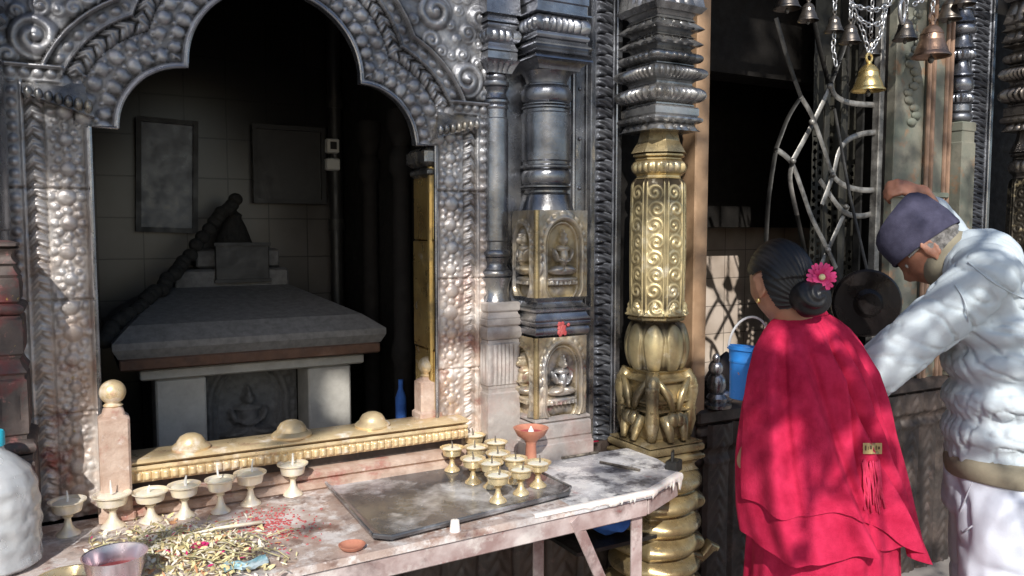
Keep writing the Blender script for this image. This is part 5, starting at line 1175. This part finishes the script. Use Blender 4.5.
# cap (topi): tall soft brimless crown, lopsided
V = []; nth = 96; hts = [(.018, 1.02), (.024, 1.05), (.05, 1.05), (.08, 1.03), (.112, .99), (.134, .93), (.144, .84), (.140, .70), (.132, .4), (.130, .02)]
for z, k in hts:
    for q in range(nth):
        th = 2*PI*q/nth; x, y = .083*k*math.cos(th), .104*k*math.sin(th); zz = z-(.016*math.sin(th)*(z/.14) if z > .03 else 0)-(.020*math.sin(th)*-1 if z < .03 else 0)*.6
        w = .0018*math.sin(th*5+z*40)+.002*noise.noise(Vector((x*30, y*30, z*30)))
        if z > .13: zz -= .016*math.exp(-((x)/.022)**2)
        V.append(hm+RH @ (Vector((x*(1+w/.09), y*(1+w/.1)-.002, zz))*1.03))
Fc = [(i*nth+k, i*nth+(k+1) % nth, (i+1)*nth+(k+1) % nth, (i+1)*nth+k) for i in range(len(hts)-1) for k in range(nth)]+[tuple((len(hts)-1)*nth+k for k in range(nth))]
put('cap', V, Fc, M['topi'], PM, sharp=50)
# jacket
jk = MB(); wst = Vector((hip.x, hip.y, hz+.045)); 
mid = wst.lerp(shl_c, .5)-FM*.03
def ellc(c, a, b, cz, up): # oriented torso ellipsoid
    z_ = up.normalized(); x_ = LM; y_ = z_.cross(x_); jk.ell(c, (a, b, cz), Matrix((x_, y_, z_)).transposed(), 24)
ax_ = (shl_c-wst).normalized()
for u, a, b in ((.0, .178, .135), (.12, .195, .152), (.3, .205, .160), (.5, .212, .162), (.68, .215, .155), (.84, .205, .140), (.97, .165, .115)): ellc(wst.lerp(shl_c, u)-FM*(.035*math.sin(PI*u)), a, b, .085, ax_)
jk.cone(shl_c, .125, neck.lerp(shl_c, .12), .082); jk.cone(shl_c, .12, sh_r, .09); jk.cone(shl_c, .12, sh_l, .09)
for s0 in (sh_l, sh_r): jk.cone(shl_c.lerp(s0, .4), .095, s0, .088)
jk.cone(sh_l, .088, elb, .076); jk.cone(elb, .074, elb.lerp(wrl, .82), .052); jk.cone(sh_r, .086, elr, .070); jk.cone(elr, .066, elr.lerp(hr_, .72), .048)
V, Fc, N_ = blob(jk, .007, 14)
eln = np.array(elb); arm_d = np.array((wrl-elb).normalized()); upd = np.array((elb-sh_l).normalized()); shn = np.array(sh_l)
def wr_j(v):
    q = Vector(v); hgt = q.z; t = (q-Vector(hip)).dot(LM); f_ = (q-Vector(hip)).dot(FM)
    def crease(a, sc, seed, sharp=.16):      # long soft-topped, sharp-valleyed folds running along direction a
        p_ = Vector((q.dot(a)*sc*.28, (q-a*q.dot(a)).dot(LM)*sc, (q-a*q.dot(a)).dot(U3)*sc))+Vector((seed, seed*1.3, seed*.7)); v_ = noise.noise(p_); return -math.exp(-(v_/sharp)**2)
    sl = (elb-sh_l).normalized(); dsl = abs((q-sh_l).dot(sl.cross(LM).normalized())) ; near_el = math.exp(-((q-elb).length/.15)**2); near_ap = math.exp(-((q-(sh_l-U3*.13+FM*.02)).length/.17)**2); wst_ = max(0, 1-abs(hgt-(hz+.12))/.17)
    d1 = (FM*.75+U3*.5).normalized(); d2 = (FM*.55-U3*.75+LM*.2).normalized(); d3 = (LM*.5+U3*.85).normalized()
    n = .004*noise.noise(q*Vector((4, 4, 5)))
    n += .013*near_ap*crease(d1, 21, 1.0, .09)+.009*near_el*crease(d3, 24, 4.0, .09)+.009*wst_*crease(d2, 24, 7.0, .08)+.005*wst_*crease(d1, 30, 9.0, .08)+.004*crease(d3, 9, 12.0, .10)+.004*crease(d1, 8, 15.0, .10)
    return n
V = wrinkle(V, N_, wr_j); jacket = put('jacket', V, Fc, M['jacket'], PM, sharp=None)
bvj = BVHTree.FromPolygons([Vector(v) for v in V], Fc)
def onjk(px, py, lift=.004):
    h = bvj.ray_cast(CAM, ray(px, py).normalized()); return (h[0]+(CAM-h[0]).normalized()*lift) if h[0] else None
for pl in ([(955, 285), (964, 300), (968, 320), (966, 345), (955, 372), (940, 395)], [(968, 262), (990, 280), (1010, 292), (1024, 298)]):
    q_ = [onjk(*p) for p in pl]; q_ = [p for p in q_ if p]
    if len(q_) > 2: obj('stitched_seam', MB().tube(crom(q_), .0022, 6), M['seam_j'], jacket, sharp=None)
# collar, hem band, cuff
def ringpts(c, up, a, b, n=40): 
    z_ = up.normalized(); x_ = (LM-z_*LM.dot(z_)).normalized(); y_ = z_.cross(x_); return [c+x_*(a*math.cos(t))+y_*(b*math.sin(t)) for t in np.linspace(0, 2*PI, n, endpoint=False)]
up_n = (neck-shl_c).normalized()+U3*.25
def bandmesh(rs):
    mb = MB(); n = len(rs[0]); V = []; [V.extend(r) for r in rs]; mb.add(V, [(i*n+k, i*n+(k+1) % n, (i+1)*n+(k+1) % n, (i+1)*n+k) for i in range(len(rs)-1) for k in range(n)]); return mb
cn_ = neck.lerp(shl_c, .16)
obj('collar', bandmesh([ringpts(cn_, up_n, .108, .100), ringpts(cn_+up_n*.030, up_n, .094, .090), ringpts(cn_+up_n*.058, up_n, .088, .084), ringpts(cn_+up_n*.056, up_n, .080, .076), ringpts(cn_+up_n*.02, up_n, .082, .078)]), M['khaki'], jacket, sharp=None)
def hemring(z, a, b): 
    return [Vector((hip.x, hip.y, 0))+LM*(a*math.cos(t)+.0)+FM*(b*math.sin(t)-.012)+U3*(z+.004*math.sin(3*t)+.05*b*math.sin(t)*-.5) for t in np.linspace(0, 2*PI, 72, endpoint=False)]
hb = hz-.022
obj('hem_band', bandmesh([hemring(hb+.066, .168, .128), hemring(hb+.060, .182, .140), hemring(hb+.034, .187, .144), hemring(hb+.006, .184, .141), hemring(hb, .178, .136), hemring(hb+.004, .168, .128)]), M['khaki'], jacket, sharp=None)
# trousers
tr = MB()
for q in range(5): 
    u = q/4; tr.ell(Vector((hip.x, hip.y, hz-.005-.11*u))-FM*.018, (.180-.0*u, .148, .075), Matrix((LM, FM, U3)).transposed(), 24)
for sg in (-1, 1):
    tr.cone(mp(-.012, sg*.085, hz-.10), .118, mp(.0, sg*.098, .46), .096); tr.cone(mp(.0, sg*.098, .46), .096, mp(-.02, sg*.10, .11), .074)
V, Fc, N_ = blob(tr, .009, 4)
def wr_t(v):
    q = Vector(v); return .007*noise.noise(q*Vector((9, 9, 5)))+.004*noise.noise(q*19)-.008*math.exp(-(noise.noise(q*Vector((6, 6, 3.4))+Vector((5, 5, 5)))/.05)**2)+.005*math.sin(34*q.z+8*noise.noise(q*6))*max(0, 1-abs(q.z-hz+.02)/.12)
trs = put('trousers', wrinkle(V, N_, wr_t), Fc, M['trousers'], PM, sharp=None)
bv2 = BVHTree.FromPolygons([Vector(v) for v in V], Fc)
def ontr(px, py, lift=.001):
    h = bv2.ray_cast(CAM, ray(px, py).normalized()); return (h[0]+(CAM-h[0]).normalized()*lift) if h[0] else None
pk = [ontr(x, y) for x, y in ((974, 479), (968, 492), (961, 510), (957, 522), (963, 533), (972, 526))]; pk = [p for p in pk if p]
if len(pk) > 2: obj('pocket_seam', MB().tube(pk, .0022, 6), M['seam'], trs, sharp=None)
for sg in (-1, 1):
    c = mp(.05, sg*.105, .0); Rf = Matrix((RM_, FM, U3)).transposed(); s_ = MB().ell(c+U3*.045, (.048, .135, .045), Rf, 20); s_.v = [(x, y, max(z, .004)) for x, y, z in s_.v]; obj('shoe', s_, M['shoe'], PM)

# ================================================================== tree that dapples the light
SUN = Vector((-.40, -.70, .58)).normalized()
TRE = thing('courtyard_tree', 'leafy tree of the courtyard throwing dappled shade over the shrine', 'tree', (-4.6, -6.2, 0))
limbs = MB(); T0 = Vector((-4.6, -6.2, 0))
limbs.tube([T0, T0+Vector((.1, .1, 1.2)), T0+Vector((.25, .3, 2.6)), T0+Vector((.6, .6, 3.7))], [.26, .21, .18, .15], 14)
fork = T0+Vector((.6, .6, 3.7))
def sunpt(x, z, T): return Vector((x, 0, z))+SUN*T
leafc = []
def litzone(p):
    s_ = p.y/SUN.y; h = p-SUN*s_
    return (-.35 < h.x < 1.45 and h.z < 1.12) or (-.25 < h.x < .06 and h.z < 1.75) or (.42 < h.x < .70 and 1.15 < h.z < 1.45)
def limb(targets, r0):
    prev = fork; pts = [fork]; 
    for p in targets: pts.append(p)
    P = []; 
    for i in range(len(pts)-1):
        for q in range(6):
            u = q/6; w = Vector((noise.noise(pts[i]*3+Vector((q, 0, 0))), noise.noise(pts[i]*3+Vector((0, q, 5))), noise.noise(pts[i]*3+Vector((7, 0, q)))))*.05; P.append(pts[i].lerp(pts[i+1], u)+w)
    P.append(pts[-1]); n = len(P); limbs.tube(P, [r0*(1-.8*i/(n-1)) for i in range(n)], 8); return P
for tg in ([sunpt(-.6, 2.4, 5.6), sunpt(.6, 1.9, 5.2), sunpt(1.6, 1.9, 5.4), sunpt(2.6, 1.6, 5.6), sunpt(3.5, 1.5, 5.8)], [sunpt(-.8, 1.7, 5.8), sunpt(.5, 1.62, 5.5), sunpt(1.5, 1.5, 5.5), sunpt(2.3, 1.3, 5.3)], [sunpt(-.5, 1.75, 6.2), sunpt(1.0, 1.65, 5.4), sunpt(2.0, .80, 5.0), sunpt(2.7, .72, 4.8), sunpt(3.4, .95, 5.0)], [sunpt(.2, 1.6, 6.2), sunpt(1.5, .95, 5.6), sunpt(2.2, .38, 5.4), sunpt(2.6, .28, 5.2), sunpt(3.2, .5, 5.1)]):
    P = limb(tg, .05)
    for i in range(6, len(P)):
        for s_ in range(2):
            d = Vector((rng.normal(), rng.normal()*.5, rng.normal())).normalized()*rng.uniform(.25, .6); e = P[i]+d
            if s_ and i % 2: continue
            if litzone(P[i]+d*.5) or litzone(e): continue
            limbs.tube([P[i], P[i]+d*.5+Vector((0, 0, rng.normal()*.04)), e], [.013, .009, .004], 6)
            for _ in range(2):
                d2 = (d*.5+Vector((rng.normal(), rng.normal(), rng.normal()))*.14); limbs.tube([P[i]+d*.55, P[i]+d*.55+d2], [.006, .003], 5)
P = limb([sunpt(1.0, 1.5, 5.6), sunpt(1.9, .95, 4.4), sunpt(2.6, .60, 4.0), sunpt(3.4, .62, 3.9)], .045)
for i in range(9, len(P), 2):
    for s_ in range(2):
        a = rng.uniform(0, 6.28); e1 = Vector((.87, -.5, 0)); e2 = SUN.cross(e1).normalized(); d = (e1*math.cos(a)+e2*math.sin(a))*rng.uniform(.35, .75)+SUN*rng.normal()*.1; b0 = P[i]; w1 = (e1*rng.normal()+e2*rng.normal())*.06
        limbs.tube([b0, b0+d*.35+w1, b0+d*.7+w1*1.4, b0+d], [.022, .018, .014, .007], 6)
        for _ in range(1): d2 = (d*.35+(e1*rng.normal()+e2*rng.normal())*.16); m_ = b0+d*.45+w1*1.2; limbs.tube([m_, m_+d2*.5, m_+d2], [.015, .012, .006], 5)
obj('trunk', limbs, M['bark'], TRE, sharp=None)
def cover(x, z):
    """wanted shade density on the facade plane"""
    c = .30
    if z > 1.12 and -.1 < x-.0 < .99: c = .34
    # rays that go on into the dark chamber
    if .02 < x < .95 and 1.10 < z < 2.2: c = .97
    if 2.02 < x < 2.98 and z > 1.05: c = .95
    if .98 < x < 1.45: c = .52 if z > 1.75 else (.22 if z > 1.25 else .1)
    if 1.45 <= x < 2.02: c = .42 if z > 1.85 else .12
    if x <= .02: c = .20 if z > 1.3 else .10
    if .95 <= x < 1.12: c = .30 if z > 1.5 else .14
    if x >= 2.98: c = .5 if z > 1.1 else .30
    if z < 1.05 and x < 1.5: c = .0
    if z < 1.0 and 1.5 <= x: c = .26
    if 2.3 < x < 2.98 and 1.5 < z < 2.4: c = .10
    if ((x-.56)/.09)**2+((z-1.30)/.12)**2 < 1: return 0.0
    if x < .03 and z < 1.55: return 0.0
    # clumpiness
    n = noise.noise(Vector((x*5.0, z*5.0, 3.3)))*.5+noise.noise(Vector((x*11, z*11, 1.3)))*.3
    if c > .9: return 1.0
    return 1.0 if n > (.5-c)*.85 else .02
lf = MB(); cnt = 0; nl = 15000
xs = rng.uniform(-.5, 4.2, nl); zs_ = rng.uniform(-.5, 2.75, nl); Ts = rng.uniform(4.6, 6.2, nl)
xs = np.concatenate([xs, rng.uniform(-.02, .96, 5000), rng.uniform(2.0, 2.3, 3000), rng.uniform(1.9, 3.5, 2600)]); zs_ = np.concatenate([zs_, rng.uniform(1.12, 2.25, 5000), rng.uniform(1.1, 2.7, 3000), rng.uniform(-.35, .95, 2600)]); Ts = np.concatenate([Ts, rng.uniform(4.6, 6.4, 8000), rng.uniform(3.9, 4.8, 2600)])
for x, z, T in zip(xs, zs_, Ts):
    if rng.uniform() > cover(x, z): continue
    p = sunpt(x, z, T)
    if p.z < 1.5 and p.y > -2.6: continue
    L_ = rng.uniform(.03, .055); w = L_*rng.uniform(.4, .55); R = Matrix.Rotation(rng.uniform(0, 6.28), 3, 'Z') @ Matrix.Rotation(rng.normal(0, .6)+.5, 3, 'X') @ Matrix.Rotation(rng.normal(0, .5), 3, 'Y')
    P = [(-L_, 0, 0), (-.2*L_, -w, .1*w), (.5*L_, -w*.7, 0), (L_, 0, -.1*L_), (.5*L_, w*.7, 0), (-.2*L_, w, .1*w)]
    lf.add([p+R @ Vector(q) for q in P], [(0, 1, 2, 3), (0, 3, 4, 5)]); cnt += 1
for _ in range(5000):   # the rest of the crown
    p = fork+Vector((rng.normal()*1.3, rng.normal()*1.1-.6, 1.0+rng.normal()*.7)); L_ = rng.uniform(.04, .07); w = L_*.5; R = Matrix.Rotation(rng.uniform(0, 6.28), 3, 'Z') @ Matrix.Rotation(rng.normal(0, .7), 3, 'X')
    s_ = (p.y-0)/SUN.y; hit = p-SUN*s_
    if -.5 < hit.x < 4.2 and -.5 < hit.z < 2.75: continue
    P = [(-L_, 0, 0), (-.2*L_, -w, 0), (.5*L_, -w*.7, 0), (L_, 0, -.1*L_), (.5*L_, w*.7, 0), (-.2*L_, w, 0)]; lf.add([p+R @ Vector(q) for q in P], [(0, 1, 2, 3), (0, 3, 4, 5)])
obj('crown', lf, M['leaf'], TRE, smooth=False)

# ================================================================== light, camera
sc = bpy.context.scene
w = bpy.data.worlds.new('World'); sc.world = w; w.use_nodes = True; nt = w.node_tree; bg = nt.nodes['Background']
sky = nt.nodes.new('ShaderNodeTexSky'); sky.sky_type = 'NISHITA'; sky.sun_disc = False; sky.sun_elevation = math.asin(SUN.z); sky.sun_rotation = math.atan2(SUN.x, SUN.y); nt.links.new(sky.outputs[0], bg.inputs[0]); bg.inputs[1].default_value = .15
sd = bpy.data.lights.new('Sun', 'SUN'); sd.energy = 5.0; sd.angle = math.radians(.53); sd.color = (1, .965, .90); so = bpy.data.objects.new('Sun', sd); C.objects.link(so); so.rotation_euler = (-SUN).to_track_quat('-Z', 'Y').to_euler()
cd = bpy.data.cameras.new('Camera'); cd.sensor_width = 36; cd.lens = 36*F/1024; cd.clip_end = 500; cd.clip_start = .02; co = bpy.data.objects.new('Camera', cd); C.objects.link(co); co.location = CAM
co.rotation_euler = Matrix((RGT, UPV, -FWD)).transposed().to_euler(); sc.camera = co
sc.view_settings.view_transform = 'Standard'; sc.view_settings.look = 'None'; sc.view_settings.exposure = 0
